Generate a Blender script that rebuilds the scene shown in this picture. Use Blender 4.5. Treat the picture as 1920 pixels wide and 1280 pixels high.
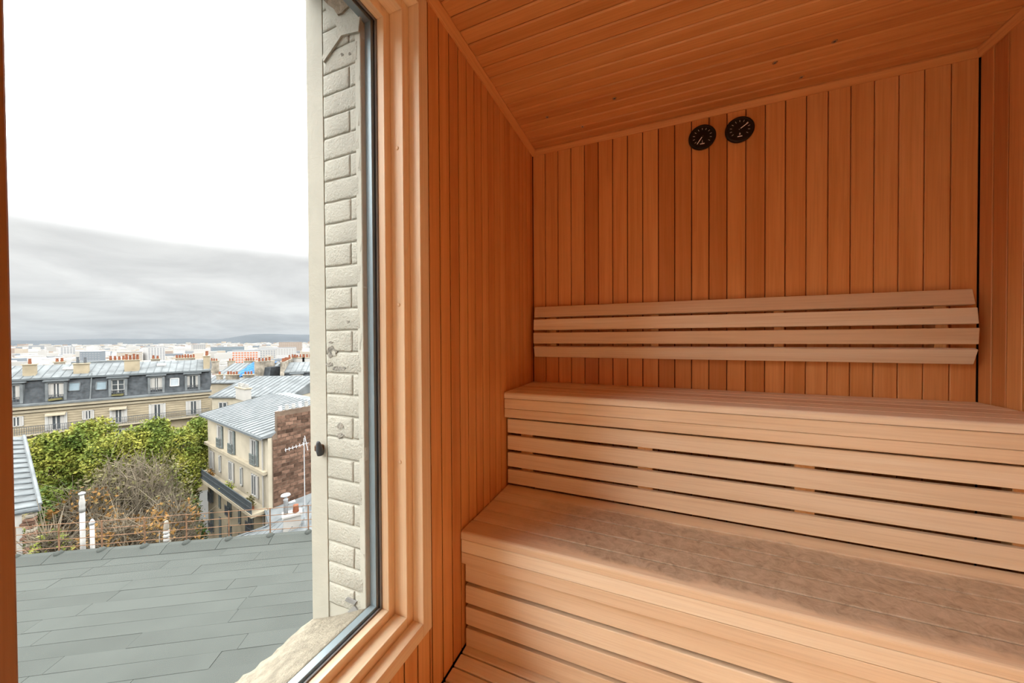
import bpy, bmesh, math, random
from mathutils import Vector, Matrix
import numpy as np
random.seed(7)
RNG = np.random.default_rng(11)
for o in list(bpy.data.objects):
    bpy.data.objects.remove(o)
SC = bpy.context.scene
COL = SC.collection

# ------------------------------------------------------------------ camera
EYE = Vector((0, 0, 1.21))
FPX = 640.0
YAW = math.radians(22.72)
PITCH = math.radians(-0.63)
ROLL = 0.0055
f0 = Vector((-math.sin(YAW) * math.cos(PITCH), math.cos(YAW) * math.cos(PITCH), math.sin(PITCH)))
r0 = Vector((math.cos(YAW), math.sin(YAW), 0))
u0 = r0.cross(f0)
CR = (r0 * math.cos(ROLL) - u0 * math.sin(ROLL)).normalized()
CU = (u0 * math.cos(ROLL) + r0 * math.sin(ROLL)).normalized()
CF = f0.normalized()
cam = bpy.data.cameras.new('camera')
cam.sensor_width = 36
cam.lens = FPX / 1920 * 36
cam.clip_start = 0.02
cam.clip_end = 40000
cam_o = bpy.data.objects.new('camera', cam)
COL.objects.link(cam_o)
M = Matrix.Identity(4)
for i in range(3):
    M[i][0], M[i][1], M[i][2], M[i][3] = CR[i], CU[i], -CF[i], EYE[i]
cam_o.matrix_world = M
SC.camera = cam_o


def at(u, v, d):
    """photo pixel + distance along the view axis -> world point"""
    return EYE + (CF + CR * ((u - 960) / FPX) - CU * ((v - 640) / FPX)) * d


def ray(u, v):
    return CF + CR * ((u - 960) / FPX) - CU * ((v - 640) / FPX)


# ------------------------------------------------------------------ colour management
SC.view_settings.view_transform = 'Standard'
SC.view_settings.look = 'None'
SC.view_settings.gamma = 1
SC.view_settings.exposure = 1.02
SC.view_settings.use_curve_mapping = False
try:
    SC.cycles.max_bounces = 14
    SC.cycles.diffuse_bounces = 9
    SC.cycles.transparent_max_bounces = 16
except Exception:
    pass

# ------------------------------------------------------------------ sky: an overcast sky, brighter overhead
SKY_H, SKY_Z = 0.49, 10.7
W = bpy.data.worlds.new('overcast_sky')
SC.world = W
W.use_nodes = True
nt = W.node_tree
nt.nodes.clear()


def N(nt, typ, **kw):
    n = nt.nodes.new(typ)
    for k, v in kw.items():
        setattr(n, k, v)
    return n


def mth(nt, op, a, b=None, clamp=False):
    n = nt.nodes.new('ShaderNodeMath')
    n.operation = op
    n.use_clamp = clamp
    for i, x in enumerate((a, b)):
        if x is None:
            continue
        if isinstance(x, (int, float)):
            n.inputs[i].default_value = x
        else:
            nt.links.new(x, n.inputs[i])
    return n.outputs[0]


def mixc(nt, fac, a, b, mode='MIX'):
    n = nt.nodes.new('ShaderNodeMix')
    n.data_type = 'RGBA'
    n.blend_type = mode
    n.clamp_factor = True
    for i, x in ((0, fac), (6, a), (7, b)):
        if isinstance(x, (int, float)):
            n.inputs[i].default_value = x
        elif isinstance(x, (tuple, list)):
            n.inputs[i].default_value = tuple(x) + (1,) if len(x) == 3 else tuple(x)
        else:
            nt.links.new(x, n.inputs[i])
    return n.outputs[2]


def ramp(nt, fac, stops, interp='LINEAR'):
    n = nt.nodes.new('ShaderNodeValToRGB')
    n.color_ramp.interpolation = interp
    els = n.color_ramp.elements
    while len(els) < len(stops):
        els.new(0.5)
    for e, (p, c) in zip(els, stops):
        e.position = p
        e.color = tuple(c) + (1,) if len(c) == 3 else c
    nt.links.new(fac, n.inputs[0])
    return n.outputs[0]


tc = N(nt, 'ShaderNodeTexCoord')
sep = N(nt, 'ShaderNodeSeparateXYZ')
nt.links.new(tc.outputs['Generated'], sep.inputs[0])
zz = mth(nt, 'MAXIMUM', sep.outputs[2], 0.0)
den = mth(nt, 'ADD', zz, 0.16)
cx = mth(nt, 'DIVIDE', sep.outputs[0], den)
cy = mth(nt, 'DIVIDE', sep.outputs[1], den)
comb = N(nt, 'ShaderNodeCombineXYZ')
nt.links.new(cx, comb.inputs[0])
nt.links.new(cy, comb.inputs[1])
no = N(nt, 'ShaderNodeTexNoise')
no.inputs['Scale'].default_value = 1.3
no.inputs['Detail'].default_value = 6
no.inputs['Roughness'].default_value = 0.55
no.inputs['Distortion'].default_value = 0.4
nt.links.new(comb.outputs[0], no.inputs['Vector'])
cl = ramp(nt, no.outputs[0], [(0.30, (0.84, 0.845, 0.85)), (0.50, (0.98, 0.98, 0.98)), (0.66, (1.12, 1.12, 1.11))])
base = ramp(nt, zz, [(0.0, (0.66, 0.70, 0.74)), (0.04, (0.74, 0.765, 0.785)), (0.10, (0.84, 0.85, 0.86)), (0.19, (0.80, 0.805, 0.81)),
                     (0.27, (0.97, 0.97, 0.97)), (0.42, (1.0, 1.0, 1.0))])
br = mth(nt, 'MULTIPLY_ADD', zz, 1.0)
# overcast luminance: dim near the horizon, raised steeply higher up to light the cabin
lum = nt.nodes.new('ShaderNodeMapRange')
lum.interpolation_type = 'SMOOTHSTEP'
lum.inputs['From Min'].default_value = 0.185
lum.inputs['From Max'].default_value = 0.36
lum.inputs['To Min'].default_value = SKY_H
lum.inputs['To Max'].default_value = SKY_H * SKY_Z
nt.links.new(zz, lum.inputs['Value'])
cfade = mth(nt, 'MULTIPLY_ADD', zz, 0.0)
skyc = mixc(nt, 1.0, base, cl, 'MULTIPLY')
bg = N(nt, 'ShaderNodeBackground')
nt.links.new(skyc, bg.inputs[0])
nt.links.new(lum.outputs[0], bg.inputs[1])
wo = N(nt, 'ShaderNodeOutputWorld')
nt.links.new(bg.outputs[0], wo.inputs[0])

# ------------------------------------------------------------------ materials
MATS = {}


def new_mat(name):
    m = bpy.data.materials.new(name)
    m.use_nodes = True
    nt = m.node_tree
    nt.nodes.clear()
    b = N(nt, 'ShaderNodeBsdfPrincipled')
    o = N(nt, 'ShaderNodeOutputMaterial')
    nt.links.new(b.outputs[0], o.inputs[0])
    MATS[name] = m
    return m, nt, b


def bump(nt, b, h, strength, dist=0.01):
    n = N(nt, 'ShaderNodeBump')
    n.inputs['Strength'].default_value = strength
    n.inputs['Distance'].default_value = dist
    nt.links.new(h, n.inputs['Height'])
    nt.links.new(n.outputs[0], b.inputs['Normal'])


def noise(nt, vec, scale, detail=4, rough=0.55, dist=0.0):
    n = N(nt, 'ShaderNodeTexNoise')
    n.inputs['Scale'].default_value = scale
    n.inputs['Detail'].default_value = detail
    n.inputs['Roughness'].default_value = rough
    n.inputs['Distortion'].default_value = dist
    nt.links.new(vec, n.inputs['Vector'])
    return n.outputs[0]


def obj_vec(nt, scale=(1, 1, 1), rnd=40.0, world=False):
    if world:
        v = N(nt, 'ShaderNodeNewGeometry').outputs['Position']
    else:
        v = N(nt, 'ShaderNodeTexCoord').outputs['Object']
    vm = N(nt, 'ShaderNodeVectorMath', operation='MULTIPLY')
    nt.links.new(v, vm.inputs[0])
    vm.inputs[1].default_value = scale
    info = N(nt, 'ShaderNodeObjectInfo')
    rr = mth(nt, 'MULTIPLY', info.outputs['Random'], 0.0 if world else rnd)
    va = N(nt, 'ShaderNodeVectorMath', operation='ADD')
    nt.links.new(vm.outputs[0], va.inputs[0])
    nt.links.new(rr, va.inputs[1])
    return va.outputs[0], info.outputs['Random']


def wood(name, axis, light, dark, rough=0.42, stain=False, var=0.5):
    """grain runs along local axis; each board has its own tone"""
    m, nt, b = new_mat(name)
    sc = [26.0, 26.0, 26.0]
    sc[axis] = 1.1
    vec, rnd = obj_vec(nt, sc)
    n1 = noise(nt, vec, 1.0, 5, 0.6, 0.5)
    sc2 = [160.0, 160.0, 160.0]
    sc2[axis] = 3.0
    vec2, _ = obj_vec(nt, sc2)
    n2 = noise(nt, vec2, 1.0, 3, 0.6)
    sc3 = [5.0, 5.0, 5.0]
    sc3[axis] = 1.6
    vec3, _ = obj_vec(nt, sc3)
    n3 = noise(nt, vec3, 1.0, 2, 0.5)
    mid = tuple((a + c) / 2 for a, c in zip(light, dark))
    c1 = ramp(nt, n1, [(0.30, dark), (0.46, mid), (0.62, light)])
    c2 = ramp(nt, n2, [(0.32, (0.90, 0.87, 0.84)), (0.55, (1.03, 1.03, 1.03))])
    c = mixc(nt, 0.75, c1, c2, 'MULTIPLY')
    tone = ramp(nt, rnd, [(0.0, (1.0 - 0.24 * var, 1.0 - 0.40 * var, 1.0 - 0.52 * var)), (0.35, (1.0, 0.96, 0.92)),
                          (0.7, (1.0, 1.0, 1.0)), (1.0, (1.06, 1.10, 1.16))])
    c = mixc(nt, 1.0, c, tone, 'MULTIPLY')
    c = mixc(nt, 0.25, c, ramp(nt, n3, [(0.35, (0.84, 0.79, 0.74)), (0.6, (1.06, 1.05, 1.04))]), 'MULTIPLY')
    if stain:
        # grey-brown water marks soaked into the middle of the lower seat
        pos = N(nt, 'ShaderNodeNewGeometry').outputs['Position']
        sp = N(nt, 'ShaderNodeSeparateXYZ')
        nt.links.new(pos, sp.inputs[0])
        wob = noise(nt, pos, 9.0, 4, 0.6)

        def band(val, lo0, lo1, hi0, hi1):
            a = N(nt, 'ShaderNodeMapRange', interpolation_type='SMOOTHSTEP')
            a.inputs['From Min'].default_value = lo0
            a.inputs['From Max'].default_value = lo1
            nt.links.new(val, a.inputs['Value'])
            z = N(nt, 'ShaderNodeMapRange', interpolation_type='SMOOTHSTEP')
            z.inputs['From Min'].default_value = hi0
            z.inputs['From Max'].default_value = hi1
            z.inputs['To Min'].default_value = 1
            z.inputs['To Max'].default_value = 0
            nt.links.new(val, z.inputs['Value'])
            return mth(nt, 'MULTIPLY', a.outputs[0], z.outputs[0])
        yy = mth(nt, 'ADD', sp.outputs[1], mth(nt, 'MULTIPLY', mth(nt, 'SUBTRACT', wob, 0.5), 0.10))
        xx = mth(nt, 'ADD', sp.outputs[0], mth(nt, 'MULTIPLY', mth(nt, 'SUBTRACT', wob, 0.5), 0.30))
        mask = mth(nt, 'MULTIPLY', band(yy, 1.150, 1.185, 1.46, 1.53), band(xx, -0.62, -0.15, 0.80, 1.40))
        mot = noise(nt, pos, 28.0, 6, 0.7, 0.8)
        sc_ = ramp(nt, mot, [(0.30, (0.20, 0.14, 0.09)), (0.46, (0.38, 0.295, 0.205)), (0.62, (0.52, 0.42, 0.31))])
        mm = mth(nt, 'MULTIPLY', mask, mth(nt, 'MULTIPLY_ADD', mot, 0.8))
        mm = mth(nt, 'MULTIPLY', mask, 0.80)
        c = mixc(nt, mm, c, sc_)
    nt.links.new(c, b.inputs['Base Color'])
    b.inputs['Roughness'].default_value = rough
    b.inputs['Specular IOR Level'].default_value = 0.35
    bump(nt, b, n2, 0.12, 0.002)
    return m


EXT = {'bark', 'felt', 'felt_edge', 'zinc', 'zinc_seam', 'slate', 'cream_wall', 'stone_wall', 'stone_band', 'white_wall', 'old_render', 'brick_far',
       'mortar_far', 'pot_red', 'pot_white', 'frame_white', 'shutter_grey', 'balcony_iron', 'rust', 'tarp', 'foil', 'hill', 'plain_ground'}


def plain(name, col, rough=0.7, var=0.12, scale=6.0, metal=0.0, bmp=0.0, bscale=60.0, rnd=0.0, world=False, spec=0.3):
    m, nt, b = new_mat(name)
    if name in EXT or name.startswith('city_'):
        col = tuple(x * 0.45 for x in col)
        spec = min(spec, 0.04)
    vec, r = obj_vec(nt, (1, 1, 1), 30.0, world)
    n = noise(nt, vec, scale, 5, 0.6)
    lo = tuple(x * (1 - var * 1.6) for x in col)
    hi = tuple(min(1, x * (1 + var)) for x in col)
    c = ramp(nt, n, [(0.33, lo), (0.62, hi)])
    if rnd:
        t = ramp(nt, r, [(0.0, (1 - rnd,) * 3), (1.0, (1 + rnd * 0.5,) * 3)])
        c = mixc(nt, 1.0, c, t, 'MULTIPLY')
    nt.links.new(c, b.inputs['Base Color'])
    b.inputs['Roughness'].default_value = rough
    b.inputs['Metallic'].default_value = metal
    b.inputs['Specular IOR Level'].default_value = spec
    if bmp:
        nb = noise(nt, vec, bscale, 5, 0.65)
        bump(nt, b, nb, bmp, 0.02)
    return m


ALDER_L, ALDER_D = (0.78, 0.48, 0.22), (0.66, 0.37, 0.15)
PALE_L, PALE_D = (0.84, 0.73, 0.55), (0.79, 0.645, 0.445)
CLAD_L, CLAD_D = (0.75, 0.38, 0.145), (0.66, 0.305, 0.098)
W_X = wood('bench_wood', 0, PALE_L, PALE_D)
W_SEAT = wood('seat_wood_stained', 0, PALE_L, PALE_D, stain=True)
C_X = wood('ceiling_wood', 0, CLAD_L, CLAD_D, rough=0.33)
C_Z = wood('wall_wood', 2, CLAD_L, CLAD_D, rough=0.40, var=0.8)
F_Y = wood('frame_wood_long', 1, (0.85, 0.70, 0.49), (0.78, 0.60, 0.40), var=0.1)
F_Z = wood('frame_wood_upright', 2, (0.85, 0.70, 0.49), (0.78, 0.60, 0.40), var=0.1)
T_Y = wood('trim_wood_long', 1, CLAD_L, CLAD_D, var=0.2)
T_X = wood('trim_wood_cross', 0, CLAD_L, CLAD_D, var=0.2)
W_Z = wood('post_wood', 2, ALDER_L, ALDER_D)
plain('backing', (0.030, 0.015, 0.008), 0.95)
F_SHADED = wood('post_wood_shaded', 2, (0.30, 0.135, 0.045), (0.23, 0.095, 0.03), var=0.1)  # shade on the left post is put into this darker wood colour
plain('black_case', (0.012, 0.011, 0.010), 0.45, 0.1)
plain('black_dial', (0.008, 0.007, 0.006), 0.35, 0.1)
plain('white_mark', (0.60, 0.58, 0.56), 0.6, 0.05)
plain('needle_white', (0.92, 0.91, 0.90), 0.5, 0.02)
plain('brass', (0.55, 0.36, 0.20), 0.3, 0.1, metal=0.9)
plain('alu', (0.20, 0.25, 0.27), 0.35, 0.05, metal=0.3)
plain('gasket', (0.02, 0.02, 0.022), 0.6, 0.1)
plain('cream_paint', (0.37, 0.355, 0.295), 0.75, 0.05, 10.0, bmp=0.5, bscale=130)
plain('cream_render', (0.37, 0.355, 0.295), 0.75, 0.05, 5.0, bmp=0.12, bscale=90)
plain('sill_mortar', (0.29, 0.255, 0.19), 0.9, 0.16, 30.0, bmp=0.9, bscale=110)
plain('raw_stone', (0.22, 0.17, 0.12), 0.95, 0.35, 16.0, bmp=1.0, bscale=40)
plain('chip_dark', (0.27, 0.25, 0.21), 0.95, 0.3, 60.0, bmp=0.8, bscale=120)
plain('rust', (0.26, 0.15, 0.09), 0.8, 0.25, 5.0)
plain('dark_iron', (0.05, 0.055, 0.06), 0.6, 0.2, 6.0)
plain('felt', (0.096, 0.105, 0.096), 0.95, 0.06, 0.5, rnd=0.03, world=False)
plain('felt_edge', (0.05, 0.058, 0.053), 0.85, 0.1)
plain('zinc', (0.205, 0.222, 0.227), 0.85, 0.16, 0.9, metal=0.0, rnd=0.10, spec=0.1)
plain('zinc_seam', (0.17, 0.188, 0.195), 0.85, 0.1, spec=0.1)
plain('slate', (0.085, 0.094, 0.101), 0.9, 0.22, 2.2, bmp=0.2, bscale=25)
plain('cream_wall', (0.56, 0.50, 0.385), 0.9, 0.10, 0.5)
plain('stone_wall', (0.45, 0.38, 0.265), 0.9, 0.12, 0.7)
plain('stone_band', (0.47, 0.41, 0.30), 0.9, 0.08, 0.9)
plain('white_wall', (0.52, 0.50, 0.46), 0.9, 0.07, 0.6)
plain('old_render', (0.36, 0.32, 0.26), 0.95, 0.35, 0.9)
plain('brick_far', (0.21, 0.125, 0.088), 0.95, 0.25, 3.0, rnd=0.55)
plain('mortar_far', (0.21, 0.15, 0.11), 0.95, 0.2, 2.0)
plain('pot_red', (0.30, 0.115, 0.065), 0.85, 0.15, 3.0)
plain('pot_white', (0.50, 0.49, 0.46), 0.85, 0.15, 3.0)
plain('frame_white', (0.58, 0.57, 0.54), 0.6, 0.04)
plain('glass_dark', (0.035, 0.04, 0.043), 0.3, 0.25, 1.5, spec=0.2)
plain('glass_sky', (0.10, 0.13, 0.145), 0.5, 0.1, 1.0, spec=0.15)
plain('balcony_iron', (0.13, 0.15, 0.16), 0.6, 0.1)
plain('glass_sky2', (0.17, 0.19, 0.20), 0.5, 0.1, 1.0, spec=0.15)
plain('shutter_grey', (0.22, 0.25, 0.24), 0.8, 0.1)
plain('tarp', (0.05, 0.17, 0.42), 0.6, 0.25, 2.0)
plain('bark', (0.11, 0.085, 0.06), 0.95, 0.25, 4.0)
plain('twig', (0.10, 0.082, 0.056), 0.95, 0.3, 0.6, world=True)
plain('earth', (0.06, 0.05, 0.035), 1.0, 0.3, 0.2)
plain('plain_ground', (0.20, 0.20, 0.19), 1.0, 0.35, 0.004, world=True)
plain('hill', (0.085, 0.098, 0.110), 1.0, 0.05, 0.002, world=True)  # distance haze is put into this blue-grey colour
plain('foil', (0.55, 0.56, 0.57), 0.4, 0.1)
plain('canopy_red', (0.30, 0.10, 0.05), 0.9, 0.2)


def leafmat(name, cols, scale):
    m, nt, b = new_mat(name)
    vec, r = obj_vec(nt, (1, 1, 1), 0, True)
    n = noise(nt, vec, scale, 4, 0.65)
    c = ramp(nt, n, [(0.30 + 0.12 * i, k) for i, k in enumerate(cols)])
    c = mixc(nt, 1.0, c, (0.50, 0.48, 0.36), 'MULTIPLY')
    nt.links.new(c, b.inputs['Base Color'])
    b.inputs['Roughness'].default_value = 0.75
    b.inputs['Specular IOR Level'].default_value = 0.2
    return m


leafmat('leaf_green', [(0.07, 0.13, 0.025), (0.14, 0.20, 0.035), (0.24, 0.27, 0.05), (0.34, 0.33, 0.07)], 0.55)
leafmat('leaf_dark', [(0.02, 0.06, 0.012), (0.045, 0.11, 0.02), (0.09, 0.15, 0.025), (0.14, 0.19, 0.03)], 0.7)
leafmat('leaf_brown', [(0.10, 0.05, 0.02), (0.20, 0.10, 0.03), (0.28, 0.15, 0.04), (0.10, 0.09, 0.05)], 0.8)
leafmat('leaf_olive', [(0.05, 0.055, 0.03), (0.10, 0.10, 0.05), (0.15, 0.14, 0.07), (0.18, 0.16, 0.09)], 0.7)

CITY = []
for i, c in enumerate([(0.72, 0.70, 0.66), (0.62, 0.60, 0.56), (0.66, 0.58, 0.48), (0.44, 0.46, 0.48), (0.52, 0.42, 0.36),
                       (0.34, 0.38, 0.42), (0.78, 0.77, 0.75)]):
    CITY.append(plain('city_%d' % i, tuple(x * 0.74 for x in c), 0.9, 0.05, 0.01))

g, gnt, gb = new_mat('window_glass')
gnt.nodes.remove(gb)
tr = N(gnt, 'ShaderNodeBsdfTransparent')
tr.inputs[0].default_value = (0.985, 0.99, 0.985, 1)
gl = N(gnt, 'ShaderNodeBsdfGlossy')
gl.inputs['Roughness'].default_value = 0.0
fr = N(gnt, 'ShaderNodeFresnel')
fr.inputs[0].default_value = 1.12
mx = N(gnt, 'ShaderNodeMixShader')
gnt.links.new(fr.outputs[0], mx.inputs[0])
gnt.links.new(tr.outputs[0], mx.inputs[1])
gnt.links.new(gl.outputs[0], mx.inputs[2])
gnt.links.new(mx.outputs[0], [n for n in gnt.nodes if n.type == 'OUTPUT_MATERIAL'][0].inputs[0])

# ------------------------------------------------------------------ mesh helpers
CACHE = {}


def m_(mat):
    return MATS[mat] if isinstance(mat, str) else mat


def link(name, me, parent=None, loc=(0, 0, 0), rot=(0, 0, 0)):
    o = bpy.data.objects.new(name, me)
    COL.objects.link(o)
    if parent is not None:
        o.parent = parent
    o.location = loc
    o.rotation_euler = rot
    return o


def box_mesh(dims, bev, mat):
    key = ('box', tuple(round(x, 5) for x in dims), round(bev, 5), m_(mat).name)
    if key in CACHE:
        return CACHE[key]
    bm = bmesh.new()
    bmesh.ops.create_cube(bm, size=1)
    for v in bm.verts:
        v.co = Vector((v.co.x * dims[0], v.co.y * dims[1], v.co.z * dims[2]))
    if bev > 0:
        bmesh.ops.bevel(bm, geom=list(bm.edges), offset=min(bev, min(dims) * 0.45), segments=1, profile=0.5, affect='EDGES')
    me = bpy.data.meshes.new('box')
    bm.to_mesh(me)
    bm.free()
    me.materials.append(m_(mat))
    CACHE[key] = me
    return me


def box(name, lo, hi, mat, parent=None, bev=0.0, off=(0, 0, 0), rot=(0, 0, 0)):
    """box between two corners (in the space of the root 'off' is the parent's own offset)"""
    d = [abs(h - l) for l, h in zip(lo, hi)]
    c = [(h + l) / 2 - k for l, h, k in zip(lo, hi, off)]
    return link(name, box_mesh(d, bev, mat), parent, c, rot)


def mesh(name, verts, faces, mat, parent=None, loc=(0, 0, 0), rot=(0, 0, 0), smooth=False):
    me = bpy.data.meshes.new(name)
    me.from_pydata([tuple(v) for v in verts], [], faces)
    me.materials.append(m_(mat))
    bm = bmesh.new()
    bm.from_mesh(me)
    bmesh.ops.recalc_face_normals(bm, faces=bm.faces)
    bm.to_mesh(me)
    bm.free()
    if smooth:
        for p in me.polygons:
            p.use_smooth = True
    return link(name, me, parent, loc, rot)


def boxes_mesh(name, blist, mat, parent=None, loc=(0, 0, 0), rot=(0, 0, 0)):
    """several boxes of ONE part"""
    vs, fs = [], []
    for lo, hi in blist:
        i = len(vs)
        vs += [(x, y, z) for x in (lo[0], hi[0]) for y in (lo[1], hi[1]) for z in (lo[2], hi[2])]
        fs += [tuple(i + k for k in q) for q in ((0, 1, 3, 2), (4, 6, 7, 5), (0, 4, 5, 1), (2, 3, 7, 6), (0, 2, 6, 4), (1, 5, 7, 3))]
    return mesh(name, vs, fs, mat, parent, loc, rot)


def prism(name, prof, a, b, axis, mat, parent=None, off=(0, 0, 0), smooth=False):
    """closed 2D profile swept from a to b along an axis (0: profile is y,z; 1: x,z; 2: x,y)"""
    vs = []
    for t in (a, b):
        for p, q in prof:
            c = [p, q]
            c.insert(axis, t)
            vs.append([c[i] - off[i] for i in range(3)])
    n = len(prof)
    fs = [tuple(range(n)), tuple(range(2 * n - 1, n - 1, -1))]
    fs += [(i, (i + 1) % n, n + (i + 1) % n, n + i) for i in range(n)]
    return mesh(name, vs, fs, mat, parent)


def lathe(name, prof, mat, parent=None, loc=(0, 0, 0), rot=(0, 0, 0), seg=24, smooth=True):
    """profile of (radius, height) turned about local z"""
    vs, fs = [], []
    for r, z in prof:
        for k in range(seg):
            a = 2 * math.pi * k / seg
            vs.append((r * math.cos(a), r * math.sin(a), z))
    n = len(prof)
    for i in range(n - 1):
        for k in range(seg):
            k2 = (k + 1) % seg
            fs.append((i * seg + k, i * seg + k2, (i + 1) * seg + k2, (i + 1) * seg + k))
    fs.append(tuple(range(seg)))
    fs.append(tuple(range((n - 1) * seg, n * seg)))
    o = mesh(name, vs, fs, mat, parent, loc, rot)
    if smooth:
        for p in o.data.polygons:
            p.use_smooth = len(p.vertices) == 4
    return o


def bar(name, p, q, r, mat, parent=None, seg=6):
    p, q = Vector(p), Vector(q)
    d = q - p
    me = lathe(name, [(r, 0), (r, d.length)], mat, parent, p, (0, 0, 0), seg, False)
    me.rotation_euler = d.to_track_quat('Z', 'Y').to_euler()
    return me


def tag(o, label=None, cat=None, group=None, kind=None):
    if label:
        o['label'] = label
    if cat:
        o['category'] = cat
    if group:
        o['group'] = group
    if kind:
        o['kind'] = kind
    return o


def thing(name, label, cat, loc=(0, 0, 0), rotz=0, group=None):
    o = link(name, None, None, loc, (0, 0, rotz))
    o.empty_display_size = 0.1
    return tag(o, label, cat, group)


# ================================================================== THE CABIN
XL, XR, YB, YF, ZC = -0.694, 1.204, 2.0, -1.55, 2.348
TH = 0.014     # cladding thickness
GAP = 0.0035


def cladding(parent, axis_along, joints, lo, hi, plane, side, mat, name='plank'):
    pass


# --- wall_back
wb = tag(box('wall_back', (XL - 0.1, YB + TH, -0.1), (XR + 0.1, YB + 0.10, ZC + 0.1), 'backing'), kind='structure')
wbo = tuple(wb.location)
for k in range(24):
    x0 = XL + 0.001 + k * 0.079
    box('plank', (x0 + GAP / 2, YB, 0.0), (x0 + 0.079 - GAP / 2, YB + TH, ZC), C_Z, wb, 0.0022, wbo)

# --- wall_right
wr = tag(box('wall_right', (XR + TH, YF - 0.1, -0.1), (XR + 0.10, YB + 0.1, ZC + 0.1), 'backing'), kind='structure')
o_ = tuple(wr.location)
y = YB
k = 0
while y > YF + 0.01:
    y1 = max(YF, y - 0.0605)
    box('plank', (XR, y1 + GAP / 2, 0.0), (XR + TH, y - GAP / 2, ZC), C_Z, wr, 0.0022, o_)
    y = y1

# --- ceiling
ce = tag(box('ceiling', (XL - 0.1, YF - 0.1, ZC + TH), (XR + 0.1, YB + 0.1, ZC + 0.10), 'backing'), kind='structure')
o_ = tuple(ce.location)
k0 = int((0.99 - YF) / 0.0615)
y = 0.99 - k0 * 0.0615
while y < YB:
    y1 = min(y + 0.0615, YB)
    box('plank', (XL, y + GAP / 2, ZC), (XR, y1 - GAP / 2, ZC + TH), C_X, ce, 0.0045, o_)
    y = y1

UC = {}


def undercut_plank(y0, y1, z0, z1, parent, off):
    """upright board on the left wall whose milled edges slope back behind its face"""
    w, h = round(y1 - y0, 4), round(z1 - z0, 4)
    if (w, h) not in UC:
        b, c, t_ = 0.0012, min(0.008, w * 0.3), TH
        pr = [(0, -w / 2 + b), (0, w / 2 - b), (-b, w / 2), (-t_, w / 2 - c), (-t_, -w / 2 + c), (-b, -w / 2)]
        vs = [(x, y, z) for z in (-h / 2, h / 2) for x, y in pr]
        fs = [tuple(range(6)), tuple(range(11, 5, -1))] + [(i, (i + 1) % 6, 6 + (i + 1) % 6, 6 + i) for i in range(6)]
        tmp = mesh('plank', vs, fs, C_Z)
        UC[(w, h)] = tmp.data
        bpy.data.objects.remove(tmp)
    return link('plank', UC[(w, h)], parent, (XL - off[0], (y0 + y1) / 2 - off[1], (z0 + z1) / 2 - off[2]))


# --- wall_left: cladding beside and below the window
CAS_Y, CAS_Z0, CAS_Z1 = 0.888, 0.295, 2.262      # casing inner edge
CASW = 0.047
wl = tag(box('wall_left', (XL - 0.05, CAS_Y + 0.03, -0.1), (XL - TH, YB + 0.1, ZC + 0.1), 'backing'), kind='structure')
o_ = tuple(wl.location)
y = CAS_Y + CASW
first = True
while y < YB - 0.005:
    y1 = 0.948 if first else min(YB, y + 0.0631)
    first = False
    undercut_plank(y + 0.0022, y1 - 0.0022, 0.0, ZC, wl, o_)
    y = y1
box('backing', (XL - 0.05, YF - 0.1, -0.1), (XL - TH, CAS_Y + 0.03, CAS_Z0 - 0.01), 'backing', wl, 0, o_)
box('backing', (XL - 0.05, YF - 0.1, CAS_Z1 + 0.01), (XL - TH, CAS_Y + 0.03, ZC + 0.1), 'backing', wl, 0, o_)
y = CAS_Y + CASW
while y > YF + 0.01:
    y1 = max(YF, y - 0.0631)
    undercut_plank(y1 + 0.0022, y - 0.0022, 0.0, CAS_Z0 - CASW, wl, o_)
    if ZC - CAS_Z1 - CASW > 0.01:
        box('plank', (XL - TH, y1 + GAP / 2, CAS_Z1 + CASW), (XL, y - GAP / 2, ZC), C_Z, wl, 0.002, o_)
    y = y1

# --- front wall behind the viewer
wf = tag(boxes_mesh('wall_front', [((XL - 0.1, YF - 0.06, -0.1), (XR + 0.1, YF, ZC + 0.1))], F_Z), kind='structure')

# --- floor of slats
fl = tag(box('floor', (XL - 0.1, YF - 0.1, -0.12), (XR + 0.1, YB + 0.1, -0.03), 'backing'), kind='structure')
o_ = tuple(fl.location)
y = 1.180
while y > YF + 0.01:
    y1 = max(YF, y - 0.0575)
    box('plank', (XL + 0.006, y1 + 0.003, -0.024), (XR - 0.006, y - 0.003, 0.0), W_X, fl, 0.003, o_)
    y = y1
boxes_mesh('batten', [((x, YF + 0.02, -0.03), (x + 0.04, 1.18, -0.0245)) for x in (-0.6, 0.2, 1.1)], W_X, fl, tuple(-k for k in o_))

# --- corner battens
q = 0.026
tri = lambda a, b, sa, sb: [(a, b), (a + sa * q, b), (a + sa * q, b + sb * 0.006), (a + sa * 0.006, b + sb * q), (a, b + sb * q)]
tag(prism('trim_1', tri(XL, ZC, 1, -1), YF, YB, 1, T_Y), kind='structure')
tag(prism('trim_2', tri(XR, ZC, -1, -1), YF, YB, 1, T_Y), kind='structure')
tag(prism('trim_3', tri(YB, ZC, -1, -1), XL + 0.004, XR - 0.004, 0, T_X), kind='structure')

# --- benches
PX = (-0.59, -0.04, 0.516, 1.07)


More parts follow.
